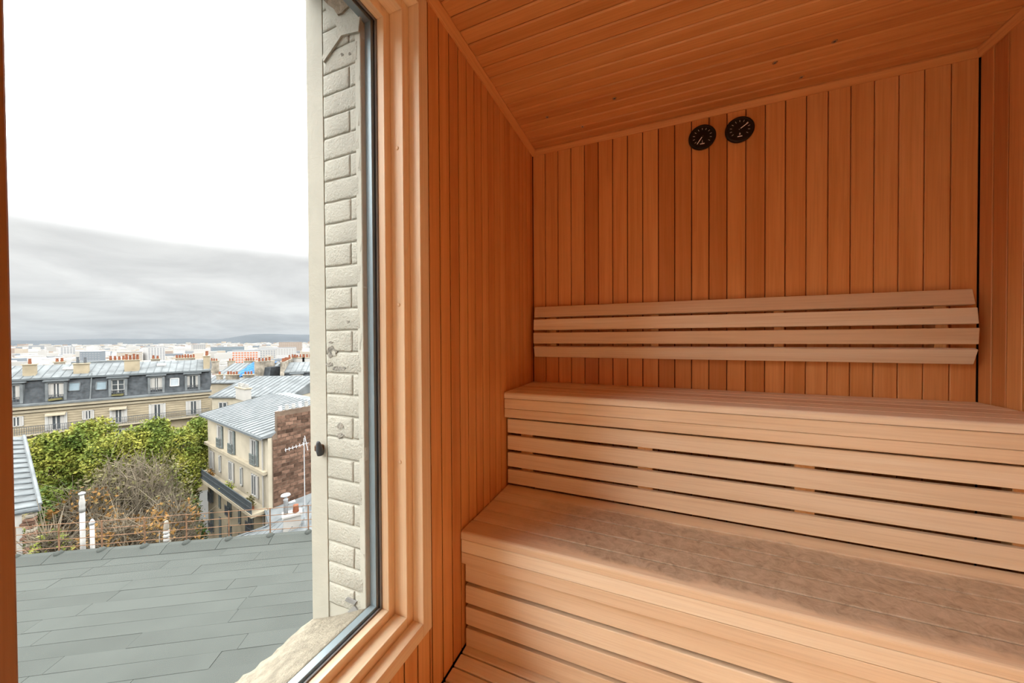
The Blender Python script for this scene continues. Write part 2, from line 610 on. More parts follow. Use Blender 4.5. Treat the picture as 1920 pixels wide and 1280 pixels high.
def bench(name, label, ztop, yfront, yback, slat_tops, slat_h, yslat, seatmat):
    t = thing(name, label, 'bench', ((XL + XR) / 2, (yfront + yback) / 2, slat_tops[-1] - slat_h if ztop > 0.6 else 0.0))
    o_ = tuple(t.location)
    x0, x1 = XL + 0.004, XR - 0.004
    n = 5
    pit = (yback - yfront) / n
    for k in range(n):
        a = yfront + k * pit + (0 if k == 0 else 0.0025)
        b = yfront + (k + 1) * pit - 0.0025
        if k == 0:     # rounded nosing
            r = 0.012
            prof = [(b, ztop - 0.029), (b, ztop - 0.0025), (b - 0.0025, ztop)]
            for s in range(5):
                an = math.pi / 2 * (1 + s / 4)
                prof.append((a + r + r * math.cos(an), ztop - r + r * math.sin(an)))
            prof.append((a, ztop - 0.029))
            prism('seat_plank', prof, x0, x1, 0, seatmat, t, o_)
        else:
            box('seat_plank', (x0, a, ztop - 0.029), (x1, b, ztop), seatmat, t, 0.0025, o_)
    box('fascia_board', (x0, yfront + 0.001, ztop - 0.080), (x1, yfront + 0.024, ztop - 0.0315), W_X, t, 0.0015, o_)
    box('fascia_board', (x0, yfront + 0.001, ztop - 0.124), (x1, yfront + 0.024, ztop - 0.0815), W_X, t, 0.0015, o_)
    for zt in slat_tops:
        box('riser_slat', (x0 + 0.004, yslat, zt - slat_h), (x1 - 0.004, yslat + 0.022, zt), W_X, t, 0.002, o_)
    zb = slat_tops[-1] - slat_h
    for x in PX:
        box('support_post', (x - 0.031, yslat + 0.0225, zb - 0.006 if ztop > 0.6 else 0.0), (x + 0.031, yslat + 0.062, ztop - 0.030), W_Z, t, 0.002, o_)
    for yy in (yfront + 0.12, yback - 0.06):
        box('seat_rail', (x0 + 0.01, yy, ztop - 0.075), (x1 - 0.01, yy + 0.04, ztop - 0.0295), W_X, t, 0.002, o_)
    return t


bench('upper_bench', 'upper sauna bench with clean seat planks under the slatted backrest', 0.94, 1.544, 1.997,
      (0.803, 0.718, 0.633, 0.548), 0.0700, 1.572, W_X)
bench('lower_bench', 'lower sauna bench with grey-brown stained seat planks just above the slatted floor', 0.466, 1.128, 1.590,
      (0.327, 0.242, 0.157, 0.072), 0.0700, 1.152, W_SEAT)

# --- backrest: four slats bowed out from the wall
br_ = thing('backrest', 'slatted wooden backrest of four boards fixed to the back wall', 'backrest', (0.27, 1.97, 1.09))
o_ = tuple(br_.location)
for zc, yc, tilt in ((0.152, 1.955, -14), (0.076, 1.935, -6), (-0.003, 1.930, 3), (-0.083, 1.944, 20)):
    c = (0.2485 - o_[0], yc + 0.010 - o_[1], 1.21 + zc - o_[2])
    s = link('back_slat', box_mesh((1.837, 0.020, 0.064), 0.002, W_X), br_, c, (math.radians(tilt), 0, 0))
for x in (-0.555, 0.0, 0.535, 1.075):
    prism('support', [(1.999, 1.10), (1.999, 1.36), (1.972, 1.36), (1.957, 1.285), (1.955, 1.20), (1.968, 1.12), (1.975, 1.10)],
          x - 0.018, x + 0.018, 0, W_Z, br_, o_)


# --- two round gauges
def gauge(name, label, x, z, needle_deg, marks, sym):
    t = thing(name, label, 'gauge', (x, YB - 0.0005, z))
    R_ = (math.radians(90), 0, 0)           # local z -> -y
    lathe('case', [(0.058, 0), (0.061, 0.003), (0.062, 0.014), (0.059, 0.019), (0.053, 0.020), (0.0505, 0.017)], 'black_case', t, (0, 0, 0), R_, 40)
    lathe('dial', [(0.0505, 0.012), (0.0505, 0.0172)], 'black_dial', t, (0, 0, 0), R_, 40, False)
    y = -0.0176
    bl = []
    for k in range(marks):
        a = math.radians(-128 + 256 * k / (marks - 1))
        vx, vz = math.sin(a), math.cos(a)
        bl.append((vx, vz))
    vs, fs = [], []
    for vx, vz in bl:                        # painted scale strokes
        tx, tz = vz, -vx
        i = len(vs)
        for s, r in ((-1, 0.034), (1, 0.034), (1, 0.043), (-1, 0.043)):
            vs.append((vx * r + tx * s * 0.0012, y, vz * r + tz * s * 0.0012))
        fs.append((i, i + 1, i + 2, i + 3))
    mesh('scale_marks', vs, fs, 'white_mark', t)
    # maker's plate: short pale bar low on the dial
    box('dial_plate', (-0.010, y - 0.0005, -0.0375), (0.010, y + 0.0003, -0.0335), 'needle_white', t)
    if sym == 'drop':
        vs = [(0, y, -0.016), (0.0035, y, -0.023), (0.0028, y, -0.0275), (0, y, -0.029), (-0.0028, y, -0.0275), (-0.0035, y, -0.023)]
        mesh('drop_symbol', vs, [(0, 1, 2, 3, 4, 5)], 'white_mark', t)
    else:
        boxes_mesh('thermometer_symbol', [((-0.0008, y - 0.0003, -0.026), (0.0008, y, -0.016)), ((-0.0022, y - 0.0003, -0.030), (0.0022, y, -0.026))], 'white_mark', t)
    a = math.radians(needle_deg)
    n = box('needle', (-0.0017, -0.0008, -0.003), (0.0017, 0.0002, 0.042), 'needle_white', t)
    n.rotation_euler = (0, a, 0)
    c = Vector((0, 0, 0.0185))
    c.rotate(n.rotation_euler)
    n.location = (c.x, y - 0.0008, c.z)
    lathe('hub', [(0.003, 0.017), (0.003, 0.0205), (0.001, 0.021)], 'black_case', t, (0, 0, 0), R_, 12)


gauge('thermometer', 'black round thermometer on the back wall, its needle pointing down', 0.2225, 1.21 + 1.014, 215, 11, 'therm')
gauge('hygrometer', 'black round hygrometer on the back wall, its needle pointing up to the right', 0.384, 1.21 + 1.014, 57, 11, 'drop')

# --- tiny spots in the ceiling
for u, v in ((1565, 77), (1453, 117), (1503, 144), (1152, 184), (1026, 219), (1092, 237)):
    r = ray(u, v)
    p = EYE + r * ((ZC - EYE.z) / r.z)
    t = thing('ceiling_spot', 'tiny round metal star light set into the plank ceiling', 'light', (p.x, p.y, ZC), 0, 'star lights in the ceiling')
    lathe('ring', [(0.0050, 0.0), (0.0085, -0.0008), (0.0095, 0.001), (0.0095, 0.002)], 'brass', t, (0, 0, -0.002), seg=16)
    lathe('lens', [(0.0052, -0.0004), (0.0030, -0.0020), (0.0008, -0.0026)], 'glass_sky', t, (0, 0, -0.001), seg=12)

# ------------------------------------------------------------------ the window
WX0 = XL + 0.010
GX = -0.796
LY = 0.14      # casing edge of the left post


def ring(parent, name, x0, x1, ys, ye, zs, ze, wy_r, wy_l, wz, fy, fz, bev=0.0015, fl=None):
    """four members around an opening ys..ye, zs..ze (their inner edges)"""
    o_ = tuple(parent.location)
    box(name, (x0, ye, zs - wz), (x1, ye + wy_r, ze + wz), fz, parent, bev, o_)
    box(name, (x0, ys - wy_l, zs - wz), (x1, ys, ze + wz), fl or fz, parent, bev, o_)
    box(name, (x0, ys + 0.0003, zs - wz), (x1, ye - 0.0003, zs), fy, parent, bev, o_)
    box(name, (x0, ys + 0.0003, ze), (x1, ye - 0.0003, ze + wz), fy, parent, bev, o_)


win = link('window_1', None, None, (XL, 0.5, CAS_Z0))
tag(win, kind='structure')
# from the room outwards: casing, jamb step, stop, bead, gasket, outer aluminium
ring(win, 'casing', -0.725, WX0, LY, 0.888, 0.295, 2.262, 0.045, 0.045, 0.045, F_Y, F_Z, 0.0015, F_SHADED)
ring(win, 'jamb', -0.775, -0.7255, 0.147, 0.860, 0.323, 2.234, 0.060, 0.045, 0.060, F_Y, F_Z)
ring(win, 'glazing_bead', -0.803, -0.7755, 0.155, 0.834, 0.350, 2.207, 0.060, 0.045, 0.060, F_Y, F_Z)
ring(win, 'gasket', -0.813, -0.8090, 0.158, 0.8285, 0.3515, 2.206, 0.060, 0.045, 0.060, 'gasket', 'gasket', 0.0)
ring(win, 'inner_trim', -0.8085, -0.8035, 0.156, 0.8300, 0.3540, 2.203, 0.060, 0.045, 0.060, 'foil', 'foil', 0.0)
ring(win, 'outer_frame', -0.838, -0.8135, 0.162, 0.819, 0.362, 2.195, 0.060, 0.045, 0.060, 'alu', 'alu', 0.001)
o_ = tuple(win.location)
box('pane', (-0.810, 0.150, 0.345), (-0.806, 0.836, 2.212), 'window_glass', win, 0, o_)
for v in (276, 571, 866):
    r = ray(752, v)
    p = EYE + r * (0.860 / r.y)
    lathe('screw_plug', [(0.0062, 0), (0.0055, 0.0022), (0.002, 0.003)], F_Z, win, (-0.748 - o_[0], 0.8605 - o_[1], p.z - o_[2]), (math.radians(90), 0, 0), 16)

win_added = link('window_added', None, None, (XL, -0.35, CAS_Z0))  # added window, unseen behind the viewer, to let in more daylight
tag(win_added, kind='structure')
ring(win_added, 'casing', -0.725, WX0, -1.49, 0.048, 0.295, 2.262, 0.046, 0.05, 0.045, F_Y, F_Z)
ring(win_added, 'jamb', -0.855, -0.7255, -1.46, 0.040, 0.323, 2.234, 0.060, 0.06, 0.060, F_Y, F_Z)
o_ = tuple(win_added.location)
box('pane', (-0.810, -1.465, 0.32), (-0.806, 0.045, 2.24), 'window_glass', win_added, 0, o_)

# ------------------------------------------------------------------ outer wall: painted brick reveal and rough sill
RY = 0.806
wo_ = tag(boxes_mesh('wall_outside', [((-1.066, RY, -6.2), (-0.853, 4.5, 4.2)),
                                      ((-0.853, 0.93, -6.2), (XL - 0.055, 4.5, 4.2)),
                                      ((-1.066, -3.5, -6.2), (-0.853, RY, 0.20)),
                                      ((-0.853, -3.5, -6.2), (XL - 0.055, 0.93, 0.20)),
                                      ((-1.066, -3.5, 2.36), (XL - 0.055, RY + 0.2, 4.2)),
                                      ((-1.066, -3.5, 0.0), (XL - 0.055, YF - 0.05, 2.4))], 'cream_render'), kind='structure')
# outer stop of smooth render
prism('render_edge', [(-1.069, RY - 0.012), (-1.004, RY - 0.004), (-1.002, RY + 0.02), (-1.075, RY + 0.05), (-1.075, RY - 0.006)], 0.20, 2.5, 2, 'cream_render', wo_)
# sill: rough mortar bed falling outwards
sv, sf = [], []
NX, NY = 14, 150
prof_s = [(-1.088, 0.20), (-1.088, 0.240), (-1.080, 0.252), (-1.060, 0.262), (-1.03, 0.275), (-0.99, 0.291), (-0.95, 0.309), (-0.91, 0.328), (-0.88, 0.342), (-0.858, 0.353), (-0.8385, 0.362), (-0.8385, 0.20)]
for i in range(NY + 1):
    yy = -1.54 + (RY + 0.02 + 1.54) * i / NY
    for k, (a, b) in enumerate(prof_s):
        jx = random.uniform(-1, 1) * (0.0035 if 0 < k < 5 else 0.0)
        jz = random.uniform(-1, 1) * (0.0022 if 0 < k < 10 else 0.0)
        sv.append((a + jx, yy, b + jz + (0.004 * math.sin(yy * 23 + k) if 0 < k < 9 else 0)))
np_ = len(prof_s)
for i in range(NY):
    for k in range(np_ - 1):
        a = i * np_ + k
        sf.append((a, a + 1, a + np_ + 1, a + np_))
mesh('sill', sv, sf, 'sill_mortar', wo_, smooth=True)


def lumpy(name, lo, hi, mat, parent, amp, sub=1):
    bm = bmesh.new()
    bmesh.ops.create_cube(bm, size=1)
    d = [h - l for l, h in zip(lo, hi)]
    c = [(h + l) / 2 for l, h in zip(lo, hi)]
    for v in bm.verts:
        v.co = Vector((v.co.x * d[0], v.co.y * d[1], v.co.z * d[2]))
    bmesh.ops.bevel(bm, geom=list(bm.edges), offset=min(0.006, min(d) * 0.4), segments=1, affect='EDGES')
    for v in bm.verts:
        v.co += Vector((random.uniform(-1, 1), random.uniform(-1, 1), random.uniform(-1, 1))) * amp
    me = bpy.data.meshes.new(name)
    bm.to_mesh(me)
    bm.free()
    me.materials.append(m_(mat))
    return link(name, me, parent, c)


def painted_brick(x0, x1, yf, z0, z1, parent):
    nx, nz = (6, 3)
    vs, fs = [], []
    for i in range(nx + 1):
        for k in range(nz + 1):
            e = i in (0, nx) or k in (0, nz)
            jx = random.uniform(-1, 1) * 0.0012
            fx = (0, 0.05, 0.28, 0.5, 0.72, 0.95, 1)[i]
            fz = (0, 0.09, 0.91, 1)[k]
            vs.append((x0 + (x1 - x0) * fx + jx, yf + (0.0016 if e else 0) + random.uniform(-1, 1) * 0.0007, z0 + (z1 - z0) * fz + random.uniform(-1, 1) * 0.0014))
    rim = [i * (nz + 1) for i in range(nx + 1)] + [nx * (nz + 1) + k for k in range(1, nz + 1)] + [i * (nz + 1) + nz for i in range(nx - 1, -1, -1)] + [k for k in range(nz - 1, 0, -1)]
    for i in range(nx):
        for k in range(nz):
            a = i * (nz + 1) + k
            fs.append((a, a + 1, a + nz + 2, a + nz + 1))
    b0_ = len(vs)
    for q_ in rim:
        vs.append((vs[q_][0], yf + 0.03, vs[q_][2]))
    n = len(rim)
    for q_ in range(n):
        fs.append((rim[q_], rim[(q_ + 1) % n], b0_ + (q_ + 1) % n, b0_ + q_))
    c = Vector(((x0 + x1) / 2, yf, (z0 + z1) / 2))
    return mesh('brick', [Vector(v) - c for v in vs], fs, 'cream_paint', parent, c, smooth=True)


cz = 0.335
k = 0
while cz < 2.42:
    h = 0.0648
    y1, y0 = RY + 0.03, RY - 0.0042
    if k % 2 == 0:
        painted_brick(-1.001, -0.888, y0, cz, cz + h, wo_)
        painted_brick(-0.883, random.uniform(-0.846, -0.838), y0 + 0.0005, cz, cz + h, wo_)
    else:
        painted_brick(-1.001, random.uniform(-0.848, -0.838), y0, cz, cz + h, wo_)
    cz += 0.0695
    k += 1


def blob(name, pts_uv, depth, mat, parent, yplane, thick=0.004):
    """irregular flake on the reveal, traced on its plane"""
    ps = []
    for u, v in pts_uv:
        r = ray(u, v)
        p = EYE + r * ((yplane - EYE.y) / r.y)
        ps.append((p.x, p.z))
    n = len(ps)
    vs = [(x, yplane, z) for x, z in ps] + [(x, yplane + thick, z) for x, z in ps]
    fs = [tuple(range(n)), tuple(range(2 * n - 1, n - 1, -1))] + [(i, (i + 1) % n, n + (i + 1) % n, n + i) for i in range(n)]
    return mesh(name, vs, fs, mat, parent)


def circ_pts(u, v, ru, rv, n=9, j=0.35):
    return [(u + ru * math.cos(2 * math.pi * i / n) * random.uniform(1 - j, 1 + j), v + rv * math.sin(2 * math.pi * i / n) * random.uniform(1 - j, 1 + j)) for i in range(n)]


for u, v, ru, rv in ((622, 660, 9, 10), (618, 683, 7, 4), (634, 690, 12, 5), (638, 799, 5, 7), (638, 816, 6, 5), (652, 603, 3, 3), (620, 642, 4, 2), (641, 102, 3, 3), (655, 100, 2, 3)):
    blob('paint_chip', circ_pts(u, v, ru, rv), 0.003, 'chip_dark', wo_, RY - 0.0056, 0.004)
blob('paint_flake', circ_pts(626, 663, 4, 5), 0.003, 'cream_paint', wo_, RY - 0.0066, 0.003)
blob('render_patch', [(612, 20), (622, 32), (632, 52), (610, 78), (604, 108), (606, 116), (640, 66), (672, 58), (676, 20), (660, -20), (600, -20)], 0.01, 'cream_paint', wo_, RY - 0.0105, 0.006)
blob('broken_stone', [(596, -12), (612, 6), (624, 14), (632, 27), (640, 24), (652, 12), (676, 4), (690, -12)], 0.02, 'raw_stone', wo_, RY - 0.016, 0.012)
for pts in ([(652, 1146), (664, 1136), (674, 1150), (668, 1166), (655, 1170)], [(650, 1120), (668, 1128), (664, 1134), (646, 1126)]):
    blob('plaster_patch', pts, 0.01, 'pot_white', wo_, RY - 0.0085, 0.004)
# smooth plaster fillet against the metal frame
box('plaster_fillet', (-0.862, RY - 0.004, 0.34), (-0.8385, RY + 0.02, 2.40), 'cream_render', wo_, 0.002, (0, 0, 0))
# old iron hinge pin
r = ray(602, 838)
p = EYE + r * ((RY - 0.012) / r.y)
hp = thing('hinge_pin', 'rusty iron shutter hinge pin on the cream window reveal', 'hinge', (p.x, RY - 0.010, p.z))
lathe('pin', [(0.010, -0.024), (0.011, -0.006), (0.009, 0.006), (0.007, 0.018), (0.004, 0.024)], 'dark_iron', hp, (0.004, -0.012, 0), (0.25, 0.1, 0), 10)
box('bracket', (-0.016, -0.016, -0.012), (0.006, 0.008, 0.008), 'rust', hp, 0.003)

# ================================================================== OUTSIDE
# every outdoor frame: origin in plan, local x along the front (to the right seen from here), local y away, z world height - eye height


def plan(u, d):
    p = at(u, 638, d)
    return Vector((p.x, p.y))


class Front:
    def __init__(s, a, b):
        s.a, s.b = Vector(a), Vector(b)
        s.e = (s.b - s.a).normalized()
        s.n = Vector((-s.e.y, s.e.x))
        s.len = (s.b - s.a).length
        s.rot = math.atan2(s.e.y, s.e.x)

    def s_of_u(s, u, y=0.0):
        o = s.a + s.n * y
        r = ray(u, 638)
        r = Vector((r.x, r.y))
        # o + e*t = r*k
        det = s.e.x * -r.y + r.x * s.e.y
        t = (-o.x * -r.y + -r.x * o.y) / det
        return t

    def z_of(s, u, v, y=0.0):
        t = s.s_of_u(u, y)
        p = s.a + s.e * t + s.n * y
        r = ray(u, v)
        k = p.length / Vector((r.x, r.y)).length
        return r.z * k

    def root(s, name, label, cat, zbase, group=None):
        t = thing(name, label, cat, (s.a.x, s.a.y, EYE.z + zbase), s.rot, group)
        return t


ZG = -22.0     # ground in the court below, from eye height

# ---- terrain
gv, gf = [], []
prof = [(0.5, ZG), (75, ZG), (140, -34), (420, -82), (1200, -84), (4000, -84), (12000, -84)]
SEG = 72
for r_, z_ in prof:
    for k in range(SEG):
        a = 2 * math.pi * k / SEG
        gv.append((r_ * math.cos(a), r_ * math.sin(a), z_ + EYE.z))
for i in range(len(prof) - 1):
    for k in range(SEG):
        k2 = (k + 1) % SEG
        gf.append((i * SEG + k, i * SEG + k2, (i + 1) * SEG + k2, (i + 1) * SEG + k))
tag(mesh('ground', gv, gf, 'plain_ground'), kind='structure')

# ---- hills on the horizon
hv, hf = [], []
HS = 240
for k in range(HS + 1):
    a = math.radians(60 + 150 * k / HS)
    dirv = Vector((math.cos(a), math.sin(a), 0))
    den_ = dirv.dot(CF)
    u = 960 + FPX * dirv.dot(CR) / den_ if den_ > 0.05 else -5000
    h = 14 + 10 * math.sin(a * 23) + 7 * math.sin(a * 51 + 1)
    w = max(0.0, min(1.0, (u - 395) / 80))
    w2 = max(0.0, min(1.0, (760 - u) / 120))
    w = w * w * (3 - 2 * w) * w2
    h += w * (98 + 10 * math.sin(a * 37))
    for rr, hh in ((9000, -84), (9600, h * 0.6 - 20), (10200, h), (11500, -84)):
        hv.append((rr * dirv.x, rr * dirv.y, hh + EYE.z))
for k in range(HS):
    for j in range(3):
        hf.append((k * 4 + j, k * 4 + 4 + j, k * 4 + 5 + j, k * 4 + 1 + j))
tag(mesh('hills', hv, hf, 'hill', smooth=True), kind='structure')

# ---- the city plain: nearest blocks one by one, the far ones as one mass
ubox = {}
cnt = 0
fv, ff, fm = [], [], []
az0 = math.degrees(math.atan2(ray(-60, 638).y, ray(-60, 638).x))
az1 = math.degrees(math.atan2(ray(640, 638).y, ray(640, 638).x))
azA, azB = min(az0, az1), max(az0, az1)


def city_block(name, label, u, vtop, d, w, dep, mat, group=None, rz=0.0, wins=None):
    p = at(u, vtop, d)
    zb = EYE.z - 84.5
    h = p.z - zb
    t = thing(name, label, 'building', (p.x, p.y, zb), rz, group)
    box('wall', (-w / 2, -dep / 2, 0), (w / 2, dep / 2, h), mat, t)
    if wins:
        rows, cols, wm, hh, ww = wins
        for i in range(rows):
            for j in range(cols):
                cx_ = -w / 2 + (j + 0.5) * w / cols
                z1 = h - 4 - i * hh
                box('window', (cx_ - ww / 2, -dep / 2 - 0.4, z1 - hh * 0.55), (cx_ + ww / 2, -dep / 2 + 0.3, z1), wm, t)
    box('roof', (-w / 2 - 0.5, -dep / 2 - 0.5, h), (w / 2 + 0.5, dep / 2 + 0.5, h + 1.2), CITY[3], t)
    return t


def facing(u, extra=0.0):
    r = ray(u, 638)
    return math.atan2(r.y, r.x) - math.pi / 2 + extra


city_block('apartment_slab', 'white apartment slab with a grid of brown windows on the city plain', 462, 657, 900, 56, 18, CITY[6], None, facing(462, -0.3), (6, 9, 'canopy_red', 6.0, 4.0))
city_block('office_block', 'long blue-grey glass office block among the white city blocks', 427, 650, 1500, 110, 30, CITY[5], None, facing(427, 0.2), (3, 12, 'glass_sky', 9, 7))
city_block('tower_block', 'tall white tower block behind the chimney on the slate roof', 289, 650, 1200, 48, 24, CITY[6], None, facing(289, 0.5), (9, 6, CITY[3], 5, 4))
city_block('tower_block', 'pale peach square block behind the long slate roof', 243, 660, 1150, 52, 30, CITY[2], None, facing(243, 0.2), (4, 8, CITY[0], 6, 3))
city_block('office_block', 'dark grey-blue office cube standing alone beyond the slate roof', 174, 659, 1150, 45, 40, CITY[5], None, facing(174, -0.3), (4, 7, CITY[3], 7, 4))
city_block('tower_block', 'pair of slim white slab towers far out on the plain', 125, 650, 1700, 50, 20, CITY[6], None, facing(125, 0.4), (6, 5, CITY[3], 7, 5))
city_block('tower_block', 'reddish brown brick tower block on the plain below the hill', 545, 641, 1800, 100, 30, CITY[4], None, facing(545, 0.2), (7, 12, CITY[2], 8, 5))
city_block('tower_block', 'broad white block on the plain beside the reddish tower', 520, 652, 1300, 120, 26, CITY[6], None, facing(520, 0.1), (4, 14, CITY[1], 6, 5))
city_block('tower_block', 'white terraced housing block right of the grid slab', 498, 655, 1200, 60, 26, CITY[0], None, facing(498, -0.1), (4, 8, CITY[3], 7, 4))
city_block('tower_block', 'light grey point block in a cluster far beyond the mansard roof', 372, 646, 2100, 60, 30, CITY[1], None, facing(372, 0.3), (6, 6, CITY[3], 9, 6))

TAKEN = []
for o in COL.objects:
    if o.get('category') == 'building':
        TAKEN.append((o.location.x, o.location.y, 75.0))
made = 0
for k in range(13400):
    az = math.radians(random.uniform(azA, azB))
    near = k < 9000
    if near and made >= 280:
        continue
    # even along the picture's height: 1/r uniform
    inv = random.uniform(1 / 1500, 1 / 780) if near else random.uniform(1 / 9000, 1 / 1540)
    r_ = 1 / inv
    w = random.uniform(14, 42) * (1 + r_ / 6000)
    dp = random.uniform(10, 22)
    h = random.uniform(7, 19) + (random.random() < 0.05) * random.uniform(8, 26)
    mat = random.choice((0, 0, 0, 1, 1, 2, 3, 4, 5, 6, 6, 6, 2))
    x, yv = r_ * math.cos(az), r_ * math.sin(az)
    rz = random.choice((0.3, 0.3 + math.pi / 2, 0.9, 1.3))
    rad_ = math.hypot(w, dp) * 0.5
    if r_ < 2300 and any((x - a_) ** 2 + (yv - b_) ** 2 < (rad_ + c_) ** 2 for a_, b_, c_ in TAKEN):
        continue
    if near:
        TAKEN.append((x, yv, rad_))
        made += 1
        key = (mat, k % 6)
        if key not in ubox:
            bb = boxes_mesh('tmp', [((-0.5, -0.5, 0), (0.5, 0.5, 1))] + [((-0.42, -0.3, 1), (0.42, 0.3, 1.06 + 0.02 * (k % 6)))], CITY[mat])
            ubox[key] = bb.data
            bpy.data.objects.remove(bb)
        o = link('town_house', ubox[key], None, (x, yv, EYE.z - 84.2), (0, 0, rz))
        o.scale = (w, dp, h)
        tone_ = ('white', 'light grey', 'cream', 'slate grey', 'brownish', 'blue-grey', 'bright white')[mat]
        form_ = ('tall ' if h > 19 else 'low ' if h < 11 else '') + ('long' if w > 36 else 'narrow' if w < 22 else 'mid-sized')
        tag(o, '%s %s flat-roofed house block on the distant city plain' % (form_, tone_), 'building', '%s %s distant houses' % (form_, tone_))
    else:
        i = len(fv)
        c, s = math.cos(rz), math.sin(rz)
        for zz_ in (0, h):
            for a, b in ((-w / 2, -dp / 2), (w / 2, -dp / 2), (w / 2, dp / 2), (-w / 2, dp / 2)):
                fv.append((x + a * c - b * s, yv + a * s + b * c, EYE.z - 84.2 + zz_))
        ff += [(i + 4, i + 5, i + 6, i + 7)] + [(i + q_, i + (q_ + 1) % 4, i + 4 + (q_ + 1) % 4, i + 4 + q_) for q_ in range(4)]
        fm += [mat] * 5
fc = mesh('far_city', fv, ff, CITY[0])
for mmm in CITY[1:]:
    fc.data.materials.append(mmm)
fc.data.polygons.foreach_set('material_index', fm)
tag(fc, 'pale mass of countless far city houses below the horizon', 'city', kind='stuff')


# ---- building pieces
def window(parent, x, z0, z1, w, y=0.0, leaves=2, curtain=None, bars=0, pane='glass_dark', frame='frame_white'):
    """casement at local x: frame with a recessed pane"""
    f_ = 0.09
    bl = [((-w / 2, -0.06, z0), (-w / 2 + f_, 0.02, z1)), ((w / 2 - f_, -0.06, z0), (w / 2, 0.02, z1)),
          ((-w / 2, -0.06, z1 - f_), (w / 2, 0.02, z1)), ((-w / 2, -0.06, z0), (w / 2, 0.02, z0 + f_))]
    for i in range(1, leaves):
        xx = -w / 2 + w * i / leaves
        bl.append(((xx - 0.05, -0.06, z0), (xx + 0.05, 0.02, z1)))
    for i in range(bars):
        zz_ = z0 + (z1 - z0) * (i + 1) / (bars + 1)
        bl.append(((-w / 2, -0.05, zz_ - 0.03), (w / 2, 0.02, zz_ + 0.03)))
    wn = boxes_mesh('window', bl, frame, parent, (x, y, 0))
    boxes_mesh('pane', [((-w / 2 + 0.02, -0.012, z0 + 0.02), (w / 2 - 0.02, 0.012, z1 - 0.02))], pane, wn)
    if curtain:
        boxes_mesh('curtain', [((-w / 2 + 0.1, -0.03, z0 + 0.1), (-w / 2 + 0.1 + w * curtain, -0.015, z1 - 0.1)),
                               ((w / 2 - 0.1 - w * curtain, -0.03, z0 + 0.1), (w / 2 - 0.1, -0.015, z1 - 0.1))], 'white_wall', wn)
    return wn


def railing_part(parent, x0, x1, z0, z1, y, name='balcony_rail', step=0.35, mat='dark_iron'):
    bl = [((x0, y - 0.03, z1 - 0.05), (x1, y + 0.03, z1)), ((x0, y - 0.02, z0 + 0.08), (x1, y + 0.02, z0 + 0.12)),
          ((x0, y - 0.02, (z0 + z1) / 2), (x1, y + 0.02, (z0 + z1) / 2 + 0.03))]
    n = max(2, int((x1 - x0) / step))
    for i in range(n + 1):
        xx = x0 + (x1 - x0) * i / n
        bl.append(((xx - 0.015, y - 0.015, z0), (xx + 0.015, y + 0.015, z1)))
    return boxes_mesh(name, bl, mat, parent)


def pots(parent, x0, x1, y, z, n, mat, h=0.55, r=0.13, along='x', capped=False):
    for i in range(n):
        t_ = (i + 0.5) / n
        xx = x0 + (x1 - x0) * t_
        hh = h * random.uniform(0.85, 1.15)
        loc = (xx, y, z) if along == 'x' else (x0, y + (x1 - x0) * t_, z)
        pr = [(r * 0.9, 0), (r, hh * 0.2), (r * 0.8, hh * 0.85), (r * 0.95, hh)]
        if capped:
            pr += [(r * 0.5, hh), (r * 0.5, hh + 0.1), (r * 1.3, hh + 0.1), (r * 1.2, hh + 0.2), (r * 0.2, hh + 0.24)]
        lathe('chimney_pot', pr, mat, parent, loc, (0, 0, 0), 8, False)


def stack(parent, x, y, z0, z1, w, d, mat, npots, potmat, along='x', hp=0.5, capped=False):
    s = box('chimney_stack', (x - w / 2, y - d / 2, z0), (x + w / 2, y + d / 2, z1), mat, parent)
    c = box('chimney_cap', (x - w / 2 - 0.08, y - d / 2 - 0.08, z1), (x + w / 2 + 0.08, y + d / 2 + 0.08, z1 + 0.12), 'stone_band', parent)
    if along == 'x':
        pots(parent, x - w / 2, x + w / 2, y, z1 + 0.12, npots, potmat, hp, min(0.14, w / npots * 0.42), 'x', capped)
    else:
        for i in range(npots):
            pots(parent, x - 0.1, x + 0.1, y - d / 2 + d * (i + 0.5) / npots, z1 + 0.12, 1, potmat, hp, min(0.14, d / npots * 0.42), 'x', capped)


def seams(parent, x0, x1, pa, pb, pitch, name='seam', mat='zinc_seam'):
    """standing seams up a roof slope from (y,z) pa to pb; one part each"""
    n = int((x1 - x0) / pitch)
    a, b = Vector((0, pa[0], pa[1])), Vector((0, pb[0], pb[1]))
    L = (b - a).length
    ang = math.atan2(pb[1] - pa[1], pb[0] - pa[0])
    me = box_mesh((0.045, L, 0.05), 0.0, mat)
    for i in range(n + 1):
        xx = x0 + pitch * i
        link(name, me, parent, (xx, (pa[0] + pb[0]) / 2, (pa[1] + pb[1]) / 2 + 0.03), (ang, 0, 0))


def slope(name, x0, x1, pa, pb, th, mat, parent):
    """sloping roof plate"""
    prof = [pa, pb, (pb[0], pb[1] - th), (pa[0], pa[1] - th)]
    return prism(name, prof, x0, x1, 0, mat, parent)


# ---- long block with the slate mansard
FM = Front(plan(20, 39.0), plan(392, 50.0))
